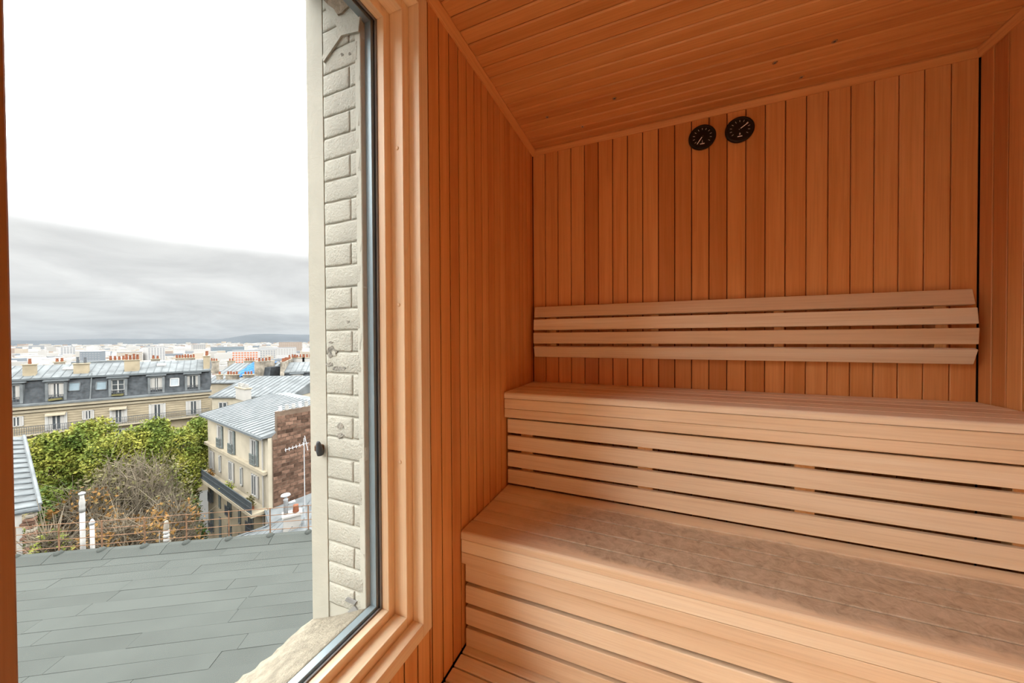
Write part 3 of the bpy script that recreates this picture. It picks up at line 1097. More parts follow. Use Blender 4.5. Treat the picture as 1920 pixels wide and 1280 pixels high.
# heights are relative to eye; root base at ground
t = FM.root('mansard_block', 'long cream stone block with slate mansard roof and dormers behind the trees', 'building', ZG)
b0 = ZG
zc_ = lambda z: z - b0
XA, XB = -9.0, FM.len
box('wall', (XA, 0, 0), (XB, 10, zc_(-7.95)), 'stone_wall', t)
for zz_ in (-8.25, -10.9, -13.9):
    box('string_course', (XA - 0.1, -0.22, zc_(zz_ - 0.18)), (XB + 0.1, 0.05, zc_(zz_ + 0.1)), 'stone_band', t)
for i in range(8):        # rusticated courses of the top storey
    z_ = -8.55 - i * 0.30
    box('stone_course', (XA, -0.05, zc_(z_ - 0.26)), (XB, 0.02, zc_(z_)), 'stone_wall', t)
box('cornice', (XA - 0.2, -0.45, zc_(-7.98)), (XB + 0.2, 0.3, zc_(-7.62)), 'stone_band', t)
box('gutter', (XA - 0.2, -0.55, zc_(-7.62)), (XB + 0.2, 0.25, zc_(-7.40)), 'zinc', t)
prism('slate_slope', [(0.15, zc_(-7.5)), (1.05, zc_(-4.62)), (9.0, zc_(-4.62)), (9.8, zc_(-7.5))], XA, XB, 0, 'slate', t)
prism('zinc_roof', [(0.85, zc_(-4.70)), (0.85, zc_(-4.52)), (5.0, zc_(-3.15)), (9.2, zc_(-4.52)), (9.2, zc_(-4.70))], XA - 0.1, XB + 0.1, 0, 'zinc', t)
seams(t, XA, XB, (0.85, zc_(-4.52)), (5.0, zc_(-3.15)), 0.72)
box('roof_roll', (XA, 0.70, zc_(-4.74)), (XB, 0.98, zc_(-4.50)), 'zinc_seam', t)
for u, cur, br2, fl_ in ((20, 0.2, 0, 0), (104, 0.25, 0, 1), (220, 0.0, 2, 1), (292, 0.3, 0, 0), (360, 0.15, 0, 0)):
    x = FM.s_of_u(u, 0.4)
    dz0, dz1 = zc_(-7.30), zc_(-4.95)
    dm = boxes_mesh('dormer', [((-0.80, -0.05, dz0), (-0.58, 1.2, dz1)), ((0.58, -0.05, dz0), (0.80, 1.2, dz1)), ((-0.80, -0.05, dz1 - 0.2), (0.80, 1.2, dz1)),
                               ((-0.8, -0.02, dz0), (0.8, 1.2, dz0 + 0.15)), ((-0.58, 0.25, dz0 + 0.15), (0.58, 1.2, dz1 - 0.2))], 'zinc', t, (x, 0.25, 0))
    box('dormer_roof', (-0.95, -0.2, dz1), (0.95, 1.4, dz1 + 0.14), 'zinc_seam', dm)
    window(t, x, dz0 + 0.15, dz1 - 0.2, 1.16, 0.40, 2, cur or None, br2)
    railing_part(t, x - 0.56, x + 0.56, dz0 + 0.1, dz0 + 0.75, 0.22, 'guard_rail', 0.2)
    if fl_:
        lumpy('flower_box', (x - 0.5, -0.02, dz0 + 0.08), (x + 0.5, 0.18, dz0 + 0.28), 'leaf_olive', t, 0.07)
for u, v0, v1, pn in ((137, 716, 733, 'glass_sky'), (188, 714, 731, 'glass_sky'), (326, 708, 724, 'glass_sky2')):
    x = FM.s_of_u(u, 0.5)
    z0, z1 = FM.z_of(u, v1, 0.5), FM.z_of(u, v0, 0.7)
    sk = window(t, x, 0, abs(z1 - z0), 0.95, 0.15 + 0.9 * (z0 + 7.5) / 2.88 - 0.03, 1, None, 0, pn, 'zinc_seam' if pn == 'glass_sky' else 'frame_white')
    sk.location.z = zc_(z0)
    sk.rotation_euler = (-math.atan2(0.9, 2.88), 0, 0)
x = FM.s_of_u(168, 0.3)
bar('downpipe', (x, 0.05, zc_(-7.4)), (x, 0.98, zc_(-4.2)), 0.06, 'zinc', t)
# roof skylights
for u in (128, 302):
    x = FM.s_of_u(u, 3.4)
    hz = zc_(-4.52) + (3.4 - 0.85) / 4.15 * 1.37
    sk = link('skylight', box_mesh((0.9, 0.8, 0.16), 0.02, 'frame_white'), t, (x, 3.4, hz + 0.06), (math.atan2(1.37, 4.15), 0, 0))
    box('skylight_pane', (-0.36, -0.3, 0.06), (0.36, 0.3, 0.1), 'glass_sky', sk)
# top-storey windows and the balcony
for u, w in ((28, 1.0), (103, 1.35), (163, 0.95), (220, 1.2), (293, 1.3), (361, 1.3)):
    x = FM.s_of_u(u, 0)
    top = -8.75
    bot = -10.75 if w > 1 else -9.9
    window(t, x, zc_(bot), zc_(top), w, -0.06, 2, 0.22)
    if w > 1.15:
        for s_ in (-1, 1):
            box('shutter', (x + s_ * (w / 2 + 0.08) - 0.07, -0.12, zc_(bot)), (x + s_ * (w / 2 + 0.08) + 0.07, -0.06, zc_(top)), 'frame_white', t)
    if u in (103, 220):
        prism('awning', [(-0.05, zc_(top + 0.1)), (-0.5, zc_(top - 0.12)), (-0.5, zc_(top - 0.26)), (-0.05, zc_(top - 0.05))], x - 0.75, x + 0.75, 0, 'stone_band', t)
    window(t, x, zc_(-13.75), zc_(-11.55), w, -0.05, 2, 0.25)
box('balcony_slab', (XA, -0.75, zc_(-11.05)), (XB - 0.1, 0.0, zc_(-10.85)), 'stone_band', t)
railing_part(t, XA, XB - 0.1, zc_(-10.85), zc_(-9.95), -0.7, 'balcony_rail', 0.16)
for u, v, w, n, pm, h in ((55, 704, 0.9, 1, 'pot_red', 1.2), (247, 700, 1.35, 4, 'pot_red', 1.35), (152, 704, 1.2, 2, 'dark_iron', 1.1)):
    x = FM.s_of_u(u, 2.0)
    z_ = zc_(-4.15)
    stack(t, x, 2.0, z_ - 0.3, z_ + h, w, 0.7, 'stone_wall', n, pm, 'x', 0.7)
for u, w, n, pm in ((111, 0.8, 2, 'pot_red'), (219, 1.6, 4, 'pot_red'), (291, 0.9, 2, 'pot_red'), (347, 2.2, 7, 'pot_red')):
    x = FM.s_of_u(u, 6.5)
    stack(t, x, 6.5, zc_(-4.5), zc_(-2.95), w, 0.6, 'old_render', n, pm, 'x', 0.5)
stack(t, XB - 0.35, 3.6, zc_(-4.6), zc_(-2.55), 0.7, 4.6, 'stone_wall', 6, 'pot_red', 'y', 0.6)
x = FM.s_of_u(197, 6.0)
box('rooftop_box', (x - 3.0, 6.0, zc_(-4.4)), (x + 3.0, 7.6, zc_(-2.9)), 'zinc', t)

# ---- low zinc-roofed block between the mansards, blue tarpaulin
FL = Front(plan(396, 44.0), plan(545, 44.0))
t = FL.root('zinc_block', 'pale rear block with a low zinc roof beside the long mansard block', 'building', ZG)
box('wall', (0, 0, 0), (FL.len, 6.5, zc_(-7.40)), 'cream_wall', t)
prism('zinc_roof', [(-0.3, zc_(-7.55)), (-0.3, zc_(-7.35)), (6.4, zc_(-5.45)), (6.8, zc_(-5.6)), (6.8, zc_(-7.55))], -0.2, FL.len + 0.1, 0, 'zinc', t)
seams(t, 0, FL.len, (-0.3, zc_(-7.35)), (6.4, zc_(-5.45)), 0.7)
for u in (417, 478):
    x = FL.s_of_u(u)
    window(t, x, zc_(-9.9), zc_(-8.1), 1.1, -0.04, 2)
for u, n in ((411, 1), (435, 4), (465, 3)):
    x = FL.s_of_u(u, 6.0)
    stack(t, x, 6.0, zc_(-5.9), zc_(-5.25), 0.35 * n + 0.25, 0.5, 'old_render', n, 'pot_red', 'x', 0.4)

FT = Front(plan(386, 60.0), plan(482, 60.0))
t = FT.root('rear_block', 'zinc-roofed house under repair behind the low zinc roof', 'building', ZG)
box('wall', (0, 0, 0), (FT.len, 8, zc_(-7.6)), 'cream_wall', t)
slope('zinc_roof', 0, FT.len, (-0.2, zc_(-7.6)), (6.0, zc_(-4.6)), 0.2, 'zinc', t)
box('rear_wall', (0, 6, zc_(-7.6)), (FT.len, 6.3, zc_(-4.7)), 'old_render', t)
seams(t, 0, FT.len * 0.36, (-0.2, zc_(-7.6)), (6.0, zc_(-4.6)), 0.8)
for u, n in ((401, 3), (433, 2), (468, 4)):
    x = FT.s_of_u(u, 6.6)
    stack(t, x, 6.6, zc_(-6.6), zc_(-4.3), 0.4 * n + 0.2, 0.6, 'old_render', n, 'pot_red', 'x', 0.5)
# tarp thrown over the roof: wrinkled sheet
tv, tf = [], []
x0, x1 = FT.s_of_u(424), FT.s_of_u(476)
for i in range(13):
    for j in range(9):
        xx = x0 + (x1 - x0) * i / 12
        s_ = j / 8
        yy = 1.2 + 4.9 * s_
        zz_ = zc_(-7.6) + (yy + 0.2) / 6.2 * 3.0 + 0.18 + 0.16 * math.sin(i * 1.9 + j) * math.cos(j * 1.3)
        tv.append((xx, yy + 0.2 * math.sin(i * 2.0), zz_))
for i in range(12):
    for j in range(8):
        a = i * 9 + j
        tf.append((a, a + 9, a + 10, a + 1))
tp = mesh('tarpaulin', tv, tf, 'tarp', None, (FT.a.x, FT.a.y, EYE.z + ZG), (0, 0, FT.rot))
sm = tp.modifiers.new('thick', 'SOLIDIFY')
sm.thickness = 0.03
tag(tp, 'bright blue tarpaulin spread over a zinc roof under repair', 'tarpaulin')

# ---- right-hand mansard house with the stained gable
FR = Front(plan(530, 53.0), plan(640, 56.0))
t = FR.root('gabled_mansard_house', 'mansard house with weathered gable wall and red chimney pots', 'building', ZG)
box('wall', (0, 0, 0), (FR.len, 9, zc_(-8.68)), 'white_wall', t)
box('cornice', (-0.1, -0.35, zc_(-8.68)), (FR.len, 0.2, zc_(-8.34)), 'stone_band', t)
prism('slate_slope', [(0.1, zc_(-8.40)), (0.9, zc_(-5.32)), (8.2, zc_(-5.32)), (8.9, zc_(-8.40))], 0.0, FR.len, 0, 'slate', t)
prism('zinc_roof', [(0.7, zc_(-5.43)), (0.7, zc_(-5.21)), (4.5, zc_(-3.92)), (8.3, zc_(-5.21)), (8.3, zc_(-5.43))], -0.1, FR.len, 0, 'zinc', t)
seams(t, 0, FR.len, (0.7, zc_(-5.21)), (4.5, zc_(-3.92)), 0.75)
prism('gable_wall', [(0.0, 0), (0.0, zc_(-8.18)), (0.75, zc_(-5.04)), (0.9, zc_(-3.64)), (6.4, zc_(-3.36)), (8.2, zc_(-5.15)), (9.0, zc_(-8.40)), (9.0, 0)], -0.55, 0.0, 0, 'old_render', t)
for i in range(8):
    pots(t, -0.4, -0.15, 1.2 + i * 0.65, zc_(-3.58), 1, 'pot_red', 0.55, 0.16)
x = FR.s_of_u(556, 0.4)
dz0, dz1 = zc_(-8.06), zc_(-5.54)
dm = boxes_mesh('dormer', [((-0.80, -0.05, dz0), (-0.55, 1.2, dz1)), ((0.55, -0.05, dz0), (0.80, 1.2, dz1)), ((-0.80, -0.05, dz1 - 0.25), (0.80, 1.2, dz1)),
                           ((-0.8, -0.02, dz0), (0.8, 1.2, dz0 + 0.15)), ((-0.55, 0.25, dz0 + 0.15), (0.55, 1.2, dz1 - 0.25))], 'frame_white', t, (x, 0.2, 0))
box('dormer_roof', (-0.95, -0.2, dz1), (0.95, 1.4, dz1 + 0.14), 'zinc_seam', dm)
window(t, x, dz0 + 0.15, dz1 - 0.25, 1.1, 0.36, 2, 0.15)
railing_part(t, x - 0.56, x + 0.56, dz0 + 0.1, dz0 + 0.75, 0.15, 'guard_rail', 0.2)
for u, n in ((548, 3), (560, 4), (578, 4)):
    x = FR.s_of_u(u, 7.0)
    stack(t, x, 7.0, zc_(-5.38), zc_(-3.36), 0.45 * n, 0.6, 'white_wall', n, 'pot_red', 'x', 0.5)

FC = Front(plan(476, 53.0), plan(492, 53.0))
t = FC.root('chimney_breast_house', 'narrow slate-clad house with a tall grey chimney wall', 'building', ZG)
box('wall', (0, 0, 0), (FC.len, 4.9, zc_(-7.84)), 'old_render', t)
box('chimney_wall', (0.0, 0.0, zc_(-7.84)), (0.85, 3.4, zc_(-3.47)), 'old_render', t)
prism('slate_slope', [(0.3, zc_(-7.84)), (1.1, zc_(-4.48)), (4.6, zc_(-4.48)), (4.9, zc_(-7.84))], 0.85, FC.len + 0.5, 0, 'slate', t)
for i in range(4):
    pots(t, 0.2, 0.65, 0.5 + i * 0.75, zc_(-3.47), 1, 'pot_red', 0.5, 0.16)

# ---- cream house with brick side wall and long balcony
near, far = plan(498, 27.0), plan(387, 35.2)
FB = Front(far, near)
t = FB.root('balcony_house', 'cream rendered corner house with long iron balcony and brick side wall', 'building', ZG)
BL = FB.len
box('wall', (0, 0, 0), (BL, 7.5, zc_(-7.75)), 'cream_wall', t)
box('lower_wall', (0.02, -0.06, 0), (BL - 0.02, 0.02, zc_(-13.6)), 'stone_wall', t)
prism('zinc_roof', [(-0.45, zc_(-7.80)), (-0.45, zc_(-7.62)), (6.0, zc_(-6.40)), (7.5, zc_(-6.5)), (7.5, zc_(-7.8))], -0.3, BL + 0.25, 0, 'zinc', t)
box('gutter', (-0.35, -0.58, zc_(-7.85)), (BL + 0.3, -0.40, zc_(-7.66)), 'zinc_seam', t)
seams(t, -0.2, BL, (-0.45, zc_(-7.62)), (6.0, zc_(-6.40)), 0.75)
box('ledge', (-0.1, -0.30, zc_(-10.75)), (BL + 0.05, 0.02, zc_(-10.50)), 'stone_band', t)
# brick party wall rising over the roof
bw = prism('brick_wall', [(0.26, 0.0), (0.26, zc_(-7.75)), (0.55, zc_(-7.5)), (0.56, zc_(-5.85)), (12.0, zc_(-5.65)), (12.0, 0.0)], BL + 0.02, BL + 0.30, 0, 'mortar_far', t)
bme = {}
rows_, nb_ = 0, 0
z_ = -13.4
while z_ < -6.2 and nb_ < 300:
    hh = 0.30
    y_ = 0.28 + (0.0 if rows_ % 2 == 0 else -0.28)
    while y_ < 5.2 and nb_ < 300:
        a, b = max(0.28 if z_ < -8.1 else 0.60, y_), min(5.3, y_ + 0.60)
        if b - a > 0.15:
            pr = random.choice((0.015, 0.03, 0.045))
            key = (round(b - a, 2), pr)
            if key not in bme:
                bme[key] = box_mesh((pr * 2, b - a - 0.05, hh - 0.05), 0, 'brick_far')
            link('brick', bme[key], t, (BL + 0.30, (a + b) / 2, zc_(z_ + hh / 2)))
            nb_ += 1
        y_ += 0.60
    z_ += hh
    rows_ += 1
box('quoin', (BL - 0.02, -0.02, 0), (BL + 0.24, 0.26, zc_(-7.85)), 'cream_wall', t)
for u, w, shut in ((411, 0.85, 1), (433, 0.85, 1), (475, 0.95, 1)):
    x = FB.s_of_u(u)
    window(t, x, zc_(-10.45), zc_(-8.35), w, -0.04, 2, None, 0, 'glass_dark')
    for s_ in (-1, 1):
        box('shutter', (x + s_ * (w / 2 + 0.16) - 0.17, -0.10, zc_(-10.45)), (x + s_ * (w / 2 + 0.16) + 0.17, -0.03, zc_(-8.35)), 'white_wall' if s_ < 0 else 'shutter_grey', t)
    railing_part(t, x - w / 2 - 0.1, x + w / 2 + 0.1, zc_(-10.45), zc_(-9.55), -0.22, 'guard_rail', 0.14, 'shutter_grey')
for u, w in ((394, 0.8), (410, 0.5), (430, 0.9), (450, 0.5), (474, 1.0)):
    x = FB.s_of_u(u)
    window(t, x, zc_(-13.1 if w > 0.6 else -12.9), zc_(-11.3), w, -0.04, 1 if w < 0.6 else 2, None, 0, 'shutter_grey' if w < 0.6 else 'glass_dark')
    if w > 0.6:
        box('shutter', (x + w / 2 + 0.02, -0.10, zc_(-13.1)), (x + w / 2 + 0.36, -0.03, zc_(-11.3)), 'white_wall', t)
for zt, zb in ((-14.3, -16.4), (-17.3, -19.4)):
    for u, w in ((395, 0.8), (410, 0.45), (428, 0.9), (447, 0.45), (468, 1.0)):
        x = FB.s_of_u(u)
        window(t, x, zc_(zb), zc_(zt), w, -0.09, 1 if w < 0.6 else 2, None, 0, 'shutter_grey' if w < 0.6 else 'glass_dark', 'shutter_grey')
        if w > 0.6:
            railing_part(t, x - w / 2 - 0.15, x + w / 2 + 0.15, zc_(zb), zc_(zb + 0.95), -0.28, 'guard_rail', 0.12)
bs = box('balcony_slab', (-0.3, -1.15, zc_(-13.75)), (BL + 0.1, 0.0, zc_(-13.5)), 'stone_band', t)
railing_part(t, -0.25, BL + 0.05, zc_(-13.5), zc_(-12.55), -1.1, 'balcony_rail', 0.12, 'balcony_iron')
boxes_mesh('balcony_panel', [((-0.22, -1.085, zc_(-13.42)), (BL + 0.02, -1.07, zc_(-12.66)))], 'shutter_grey', t)
for u, hh, m__ in ((391, 0.5, 'leaf_brown'), (428, 0.6, 'leaf_green'), (466, 0.55, 'leaf_olive')):
    x = FB.s_of_u(u, -0.7)
    pl_ = box('planter', (x - 0.45, -0.95, zc_(-13.5)), (x + 0.45, -0.62, zc_(-13.1)), 'pot_red', t)
    lv, lf = [], []
    for q_ in range(160):
        c = Vector((random.gauss(0, 0.32), random.gauss(0, 0.14), abs(random.gauss(0.15, hh * 0.4))))
        a = Vector((random.uniform(-1, 1), random.uniform(-1, 1), random.uniform(-1, 1))).normalized() * 0.09
        b = a.cross(Vector((random.uniform(-1, 1), 0.3, random.uniform(-1, 1)))).normalized() * 0.06
        i = len(lv)
        lv += [c - a, c + b, c + a, c - b]
        lf.append((i, i + 1, i + 2, i + 3))
    tag(mesh('plant', lv, lf, m__, pl_, (0, 0, 0.2)), kind='stuff')
x = BL - 0.55
bar('downpipe', (x, -0.12, zc_(-20)), (x, -0.12, zc_(-7.9)), 0.06, 'white_wall', t)
# chimneys on this roof
xa = FB.s_of_u(451, 4.0)
stack(t, xa, 4.2, zc_(-7.2), zc_(-5.85), 3.0, 0.6, 'white_wall', 7, 'pot_white', 'x', 0.45, False)
xa = BL - 1.7
stack(t, xa, 5.3, zc_(-6.9), zc_(-5.75), 1.9, 0.6, 'cream_wall', 7, 'pot_red', 'x', 0.55)
for i in range(11):
    pots(t, BL + 0.0, BL + 0.3, 0.9 + i * 0.5, zc_(-5.86 + i * 0.010), 1, 'pot_white' if i % 3 else 'foil', 0.42, 0.16)
stack(t, BL - 3.2, 6.6, zc_(-6.4), zc_(-5.0), 0.7, 0.6, 'old_render', 2, 'pot_red', 'x', 0.4)
stack(t, BL - 1.0, 7.0, zc_(-6.4), zc_(-4.7), 2.2, 0.6, 'cream_wall', 7, 'pot_red', 'x', 0.45, True)

# ---- neighbouring zinc roof with the white chimney
FZ = Front(plan(430, 21.0), plan(640, 24.5))
t = FZ.root('zinc_roofed_outbuilding', 'low outbuilding with a shallow zinc roof beyond the railing', 'building', ZG)
zl = FZ.len
hz0, hz1 = -13.3, -12.6
toLoc = Matrix.Rotation(-FZ.rot, 3, 'Z')
oFZ = Vector((FZ.a.x, FZ.a.y, EYE.z + ZG))
V = [toLoc @ (at(*p_) - oFZ) for p_ in ((426, 1014, 22.0), (640, 1022, 20.0), (640, 902, 30.2), (497, 958, 26.9), (506, 985, 24.4))]
n_ = len(V)
th_ = Vector((0, 0, 0.3))
side = [(i, (i + 1) % n_, n_ + (i + 1) % n_, n_ + i) for i in range(n_)]
tops = [(4, 0, 1), (4, 1, 2), (4, 2, 3)]
mesh('zinc_roof', V + [p_ - th_ for p_ in V], tops + [tuple(n_ + q_ for q_ in f_) for f_ in tops] + side, 'zinc', t)
mesh('wall', [p_ - th_ * 1.05 for p_ in V] + [Vector((p_.x, p_.y, 0)) for p_ in V], [tuple(range(n_ - 1, -1, -1))] + side, 'white_wall', t)
for i in range(1, 12):
    f_ = i / 12
    a, b = V[0].lerp(V[1], f_), V[4].lerp(V[2], f_)
    bar('seam', a + Vector((0, 0, 0.03)), b + Vector((0, 0, 0.03)), 0.03, 'zinc_seam', t, 4)
bar('verge', V[0] + Vector((0, 0, 0.05)), V[4] + Vector((0, 0, 0.05)), 0.06, 'zinc_seam', t, 6)
bar('verge', V[4] + Vector((0, 0, 0.05)), V[3] + Vector((0, 0, 0.05)), 0.06, 'zinc_seam', t, 6)


def on_roof(u, v):
    """photo pixel -> local point on that roof plane"""
    r = ray(u, v)
    o3 = Vector((FZ.a.x, FZ.a.y, EYE.z + ZG))
    toL = Matrix.Rotation(-FZ.rot, 3, 'Z')
    rl, el = toL @ r, toL @ (EYE - o3)
    nrm = (V[1] - V[4]).cross(V[2] - V[4])
    k_ = (V[4] - el).dot(nrm) / rl.dot(nrm)
    return o3, el + rl * k_


o3, pl = on_roof(548, 990)
wc = thing('white_chimney', 'squat white chimney with a red pot and a metal cowl on the zinc roof', 'chimney',
           o3 + Matrix.Rotation(FZ.rot, 3, 'Z') @ pl, FZ.rot)
prism('stack', [(-0.55, -0.5), (-0.48, 0.95), (0.48, 0.95), (0.55, -0.5)], -0.35, 0.35, 1, 'white_wall', wc)
box('cap', (-0.58, -0.45, 0.95), (0.58, 0.45, 1.07), 'white_wall', wc)
lathe('red_pot', [(0.17, 1.07), (0.19, 1.12), (0.15, 1.5), (0.17, 1.55)], 'pot_red', wc, (0.22, 0, 0), seg=14)
lathe('cowl_pipe', [(0.13, 1.0), (0.13, 2.05), (0.16, 2.08), (0.09, 2.12), (0.09, 2.3), (0.30, 2.34), (0.26, 2.42), (0.05, 2.45)], 'foil', wc, (-0.35, 0, 0), seg=14)
lathe('elbow', [(0.10, 0), (0.10, 0.5)], 'foil', wc, (-0.3, 0.1, 1.7), (0.2, 1.3, 0), 10)
# aerial
o3, pl = on_roof(572, 985)
ae = thing('tv_aerial', 'tall thin television aerial mast in front of the brick wall', 'aerial', o3 + Matrix.Rotation(FZ.rot, 3, 'Z') @ pl, FZ.rot)
bar('mast', (0, 0, -0.3), (0, 0, 6.0), 0.028, 'foil', ae)
bar('boom', (-1.1, 0.1, 5.35), (0.25, -0.1, 5.65), 0.022, 'foil', ae)
for i in range(6):
    x = -1.05 + i * 0.2
    bar('element', (x, -0.35, 5.36 + i * 0.045), (x, 0.45, 5.36 + i * 0.045), 0.014, 'foil', ae)
bar('reflector', (0.2, -0.3, 5.2), (0.05, 0.2, 6.1), 0.02, 'foil', ae)

# ---- white house with zinc roof at the left
pe, pr_ = at(75, 948, 15.0), at(45, 818, 19.0)
t = thing('white_house', 'white rendered house with ribbed zinc roof and bare brick corner', 'building', (pe.x, pe.y, EYE.z + ZG))
oo = Vector((pe.x, pe.y, EYE.z + ZG))
el_, rl_ = at(-120, 957, 13.6), at(-160, 818, 18.5)
el_.z, rl_.z = pe.z, pr_.z
back = pr_ + (pr_ - pe) * 0.8
back.z = pe.z
backl = rl_ + (rl_ - el_) * 0.8
backl.z = pe.z
R4 = [pe - oo, pr_ - oo, rl_ - oo, el_ - oo]
dn = Vector((0, 0, -0.2))
mesh('zinc_roof', R4 + [p + dn for p in R4], [(0, 1, 2, 3), (7, 6, 5, 4), (0, 4, 5, 1), (1, 5, 6, 2), (2, 6, 7, 3), (3, 7, 4, 0)], 'zinc', t)
R5 = [pr_ - oo, back - oo, backl - oo, rl_ - oo]
mesh('rear_roof', R5 + [p + dn for p in R5], [(0, 1, 2, 3), (7, 6, 5, 4), (0, 4, 5, 1), (1, 5, 6, 2), (2, 6, 7, 3), (3, 7, 4, 0)], 'zinc', t)
for i in range(0, 14):
    f_ = i / 14
    a, b = R4[0].lerp(R4[1], f_), R4[3].lerp(R4[2], f_)
    bar('seam', a + Vector((0, 0, 0.03)), b + Vector((0, 0, 0.03)), 0.035, 'zinc_seam', t, 4)
bar('verge_board', R4[0] + Vector((0, 0, 0.08)), R4[1] + Vector((0, 0, 0.04)), 0.07, 'zinc', t, 6)
inw = (R4[3] - R4[0]).normalized() * 0.5
top = [R4[0] + inw + dn * 1.1, R4[1] + inw + dn * 1.1, R5[1] + inw + dn * 1.1, R5[2] + dn * 1.1, R4[2] + dn * 1.1, R4[3] + dn * 1.1]
low = [Vector((p.x, p.y, 0)) for p in top]
mesh('wall', top + low, [tuple(range(6)), tuple(range(11, 5, -1))] + [(i, (i + 1) % 6, 6 + (i + 1) % 6, 6 + i) for i in range(6)], 'white_wall', t)
# ragged brick corner
cdir = (R4[0] - R4[3]).normalized()
for i in range(26):
    w = random.choice((0.24, 0.32, 0.40))
    a = R4[0] + Vector((0, 0, -0.36 - i * 0.155)) + cdir * (-0.30 - w / 2 + 0.18)
    link('brick', box_mesh((w, 0.30, 0.125), 0.02, 'brick_far' if i % 4 else 'old_render'), t, a, (0, 0, math.atan2(cdir.y, cdir.x)))
bar('gutter', R4[0] + Vector((0, 0, -0.12)), R4[3] + Vector((0, 0, -0.12)), 0.12, 'zinc_seam', t, 8)

# ================================================================== felt-covered flat roof below the window
Z0 = -5.4
RA = YAW + math.radians(8.8)
EDGE = 10.12
rf = tag(link('roof_terrace', None, None, (0, 0, EYE.z + Z0), (0, 0, RA)), kind='structure')
box('roof_deck', (-24, -6, -0.6), (6, EDGE - 0.05, -0.03), 'felt_edge', rf)
ly = EDGE - 0.30
row = 0
ca, sa = math.cos(RA), math.sin(RA)
rnd2 = random.Random(5)
while ly > 1.0:
    lx = -20 + rnd2.uniform(0, 2.4)
    rh = 0.325
    while lx < 5:
        L = rnd2.uniform(1.6, 3.6)
        xm, ym = lx + L / 2, ly - rh / 2
        wx = (lx) * ca - (ym) * sa
        if wx < 0.5:
            s_ = box('felt_sheet', (lx + 0.004, ly - rh + 0.003, -0.032), (lx + L - 0.004, ly + 0.02, -0.020), 'felt', rf)
            s_.rotation_euler = (math.radians(-0.6), math.radians(rnd2.uniform(-0.12, 0.12)), 0)
            s_.location.z += 0.009
        lx += L
    ly -= rh
    row += 1
# raised kerb along the edge: short lapped flashing pieces
lx = -20
while lx < 4:
    L = 1.25
    k_ = prism('kerb_flashing', [(EDGE - 0.32, 0.0), (EDGE - 0.10, 0.10), (EDGE + 0.02, 0.11), (EDGE + 0.02, -0.35), (EDGE - 0.32, -0.02)], lx + 0.008, lx + L - 0.004, 0, 'felt', rf)
    lx += L

# ---- railing
FE = Front((0 - EDGE * math.sin(RA) - 20 * ca, EDGE * math.cos(RA) - 20 * sa), (-EDGE * math.sin(RA) + 5 * ca, EDGE * math.cos(RA) + 5 * sa))
rl = thing('railing', 'thin rusty iron guard rail along the edge of the flat felt roof', 'railing', (FE.a.x, FE.a.y, EYE.z + Z0), FE.rot)
xs = [FE.s_of_u(u, -0.05) for u in (-70, 20, 103, 184, 265, 344, 424, 502, 574, 640)]
for x in xs:
    p_ = bar('post', (x, -0.05, 0.02), (x, -0.05, 0.84), 0.017, 'rust', rl)
    lathe('foot', [(0.09, 0.05), (0.085, 0.12), (0.04, 0.17)], 'felt', rl, (x, -0.06, 0), seg=10)
for i in range(len(xs) - 1):
    for h_ in (0.24, 0.44, 0.64, 0.83):
        bar('rail', (xs[i], -0.05, h_ + random.uniform(-0.008, 0.008)), (xs[i + 1], -0.05, h_ + random.uniform(-0.008, 0.008)), 0.008, 'rust', rl)


def on_terrace(u, v, dz=0.0):
    r = ray(u, v)
    return EYE + r * ((Z0 + dz) / r.z)


# ---- flue pipes standing behind the rail
def flue(u, vb, vt, w_px, label, collar):
    p = FE.a + FE.e * FE.s_of_u(u, 0.35) + FE.n * 0.35
    d = (Vector((p.x, p.y, 0)) - Vector((EYE.x, EYE.y, 0))).dot(Vector((f0.x, f0.y, 0)).normalized())
    zt = at(u, vt, d).z
    r_ = w_px / 2 * d / FPX * 0.5
    zb = EYE.z + Z0 - 1.2
    H = zt - zb
    t = thing('flue_pipe', label, 'flue', (p.x, p.y, zb))
    lathe('pipe', [(r_, 0), (r_, H * (0.8 if collar else 0.93))], 'pot_white', t, seg=20)
    if collar:
        lathe('collar', [(r_, H * 0.8), (r_ * 1.12, H * 0.8), (r_ * 1.15, H * 0.84), (r_ * 1.0, H * 0.86), (r_ * 1.2, H * 0.89), (r_ * 0.8, H * 0.94), (r_ * 0.8, H * 0.975)], 'pot_white', t, seg=20)
        lathe('cap', [(r_ * 0.8, H * 0.975), (r_ * 1.3, H * 0.975), (r_ * 1.25, H * 0.99), (r_ * 0.3, H)], 'foil', t, seg=20)
    else:
        lathe('cap', [(r_ * 1.25, H * 0.93), (r_ * 1.3, H * 0.96), (r_ * 0.4, H)], 'foil', t, seg=20)


flue(148, 1034, 923, 14, 'tall white flue pipe with ringed cowl rising behind the rusty railing', True)
flue(166, 1033, 975, 12, 'short white flue pipe with conical cap behind the rusty railing', False)

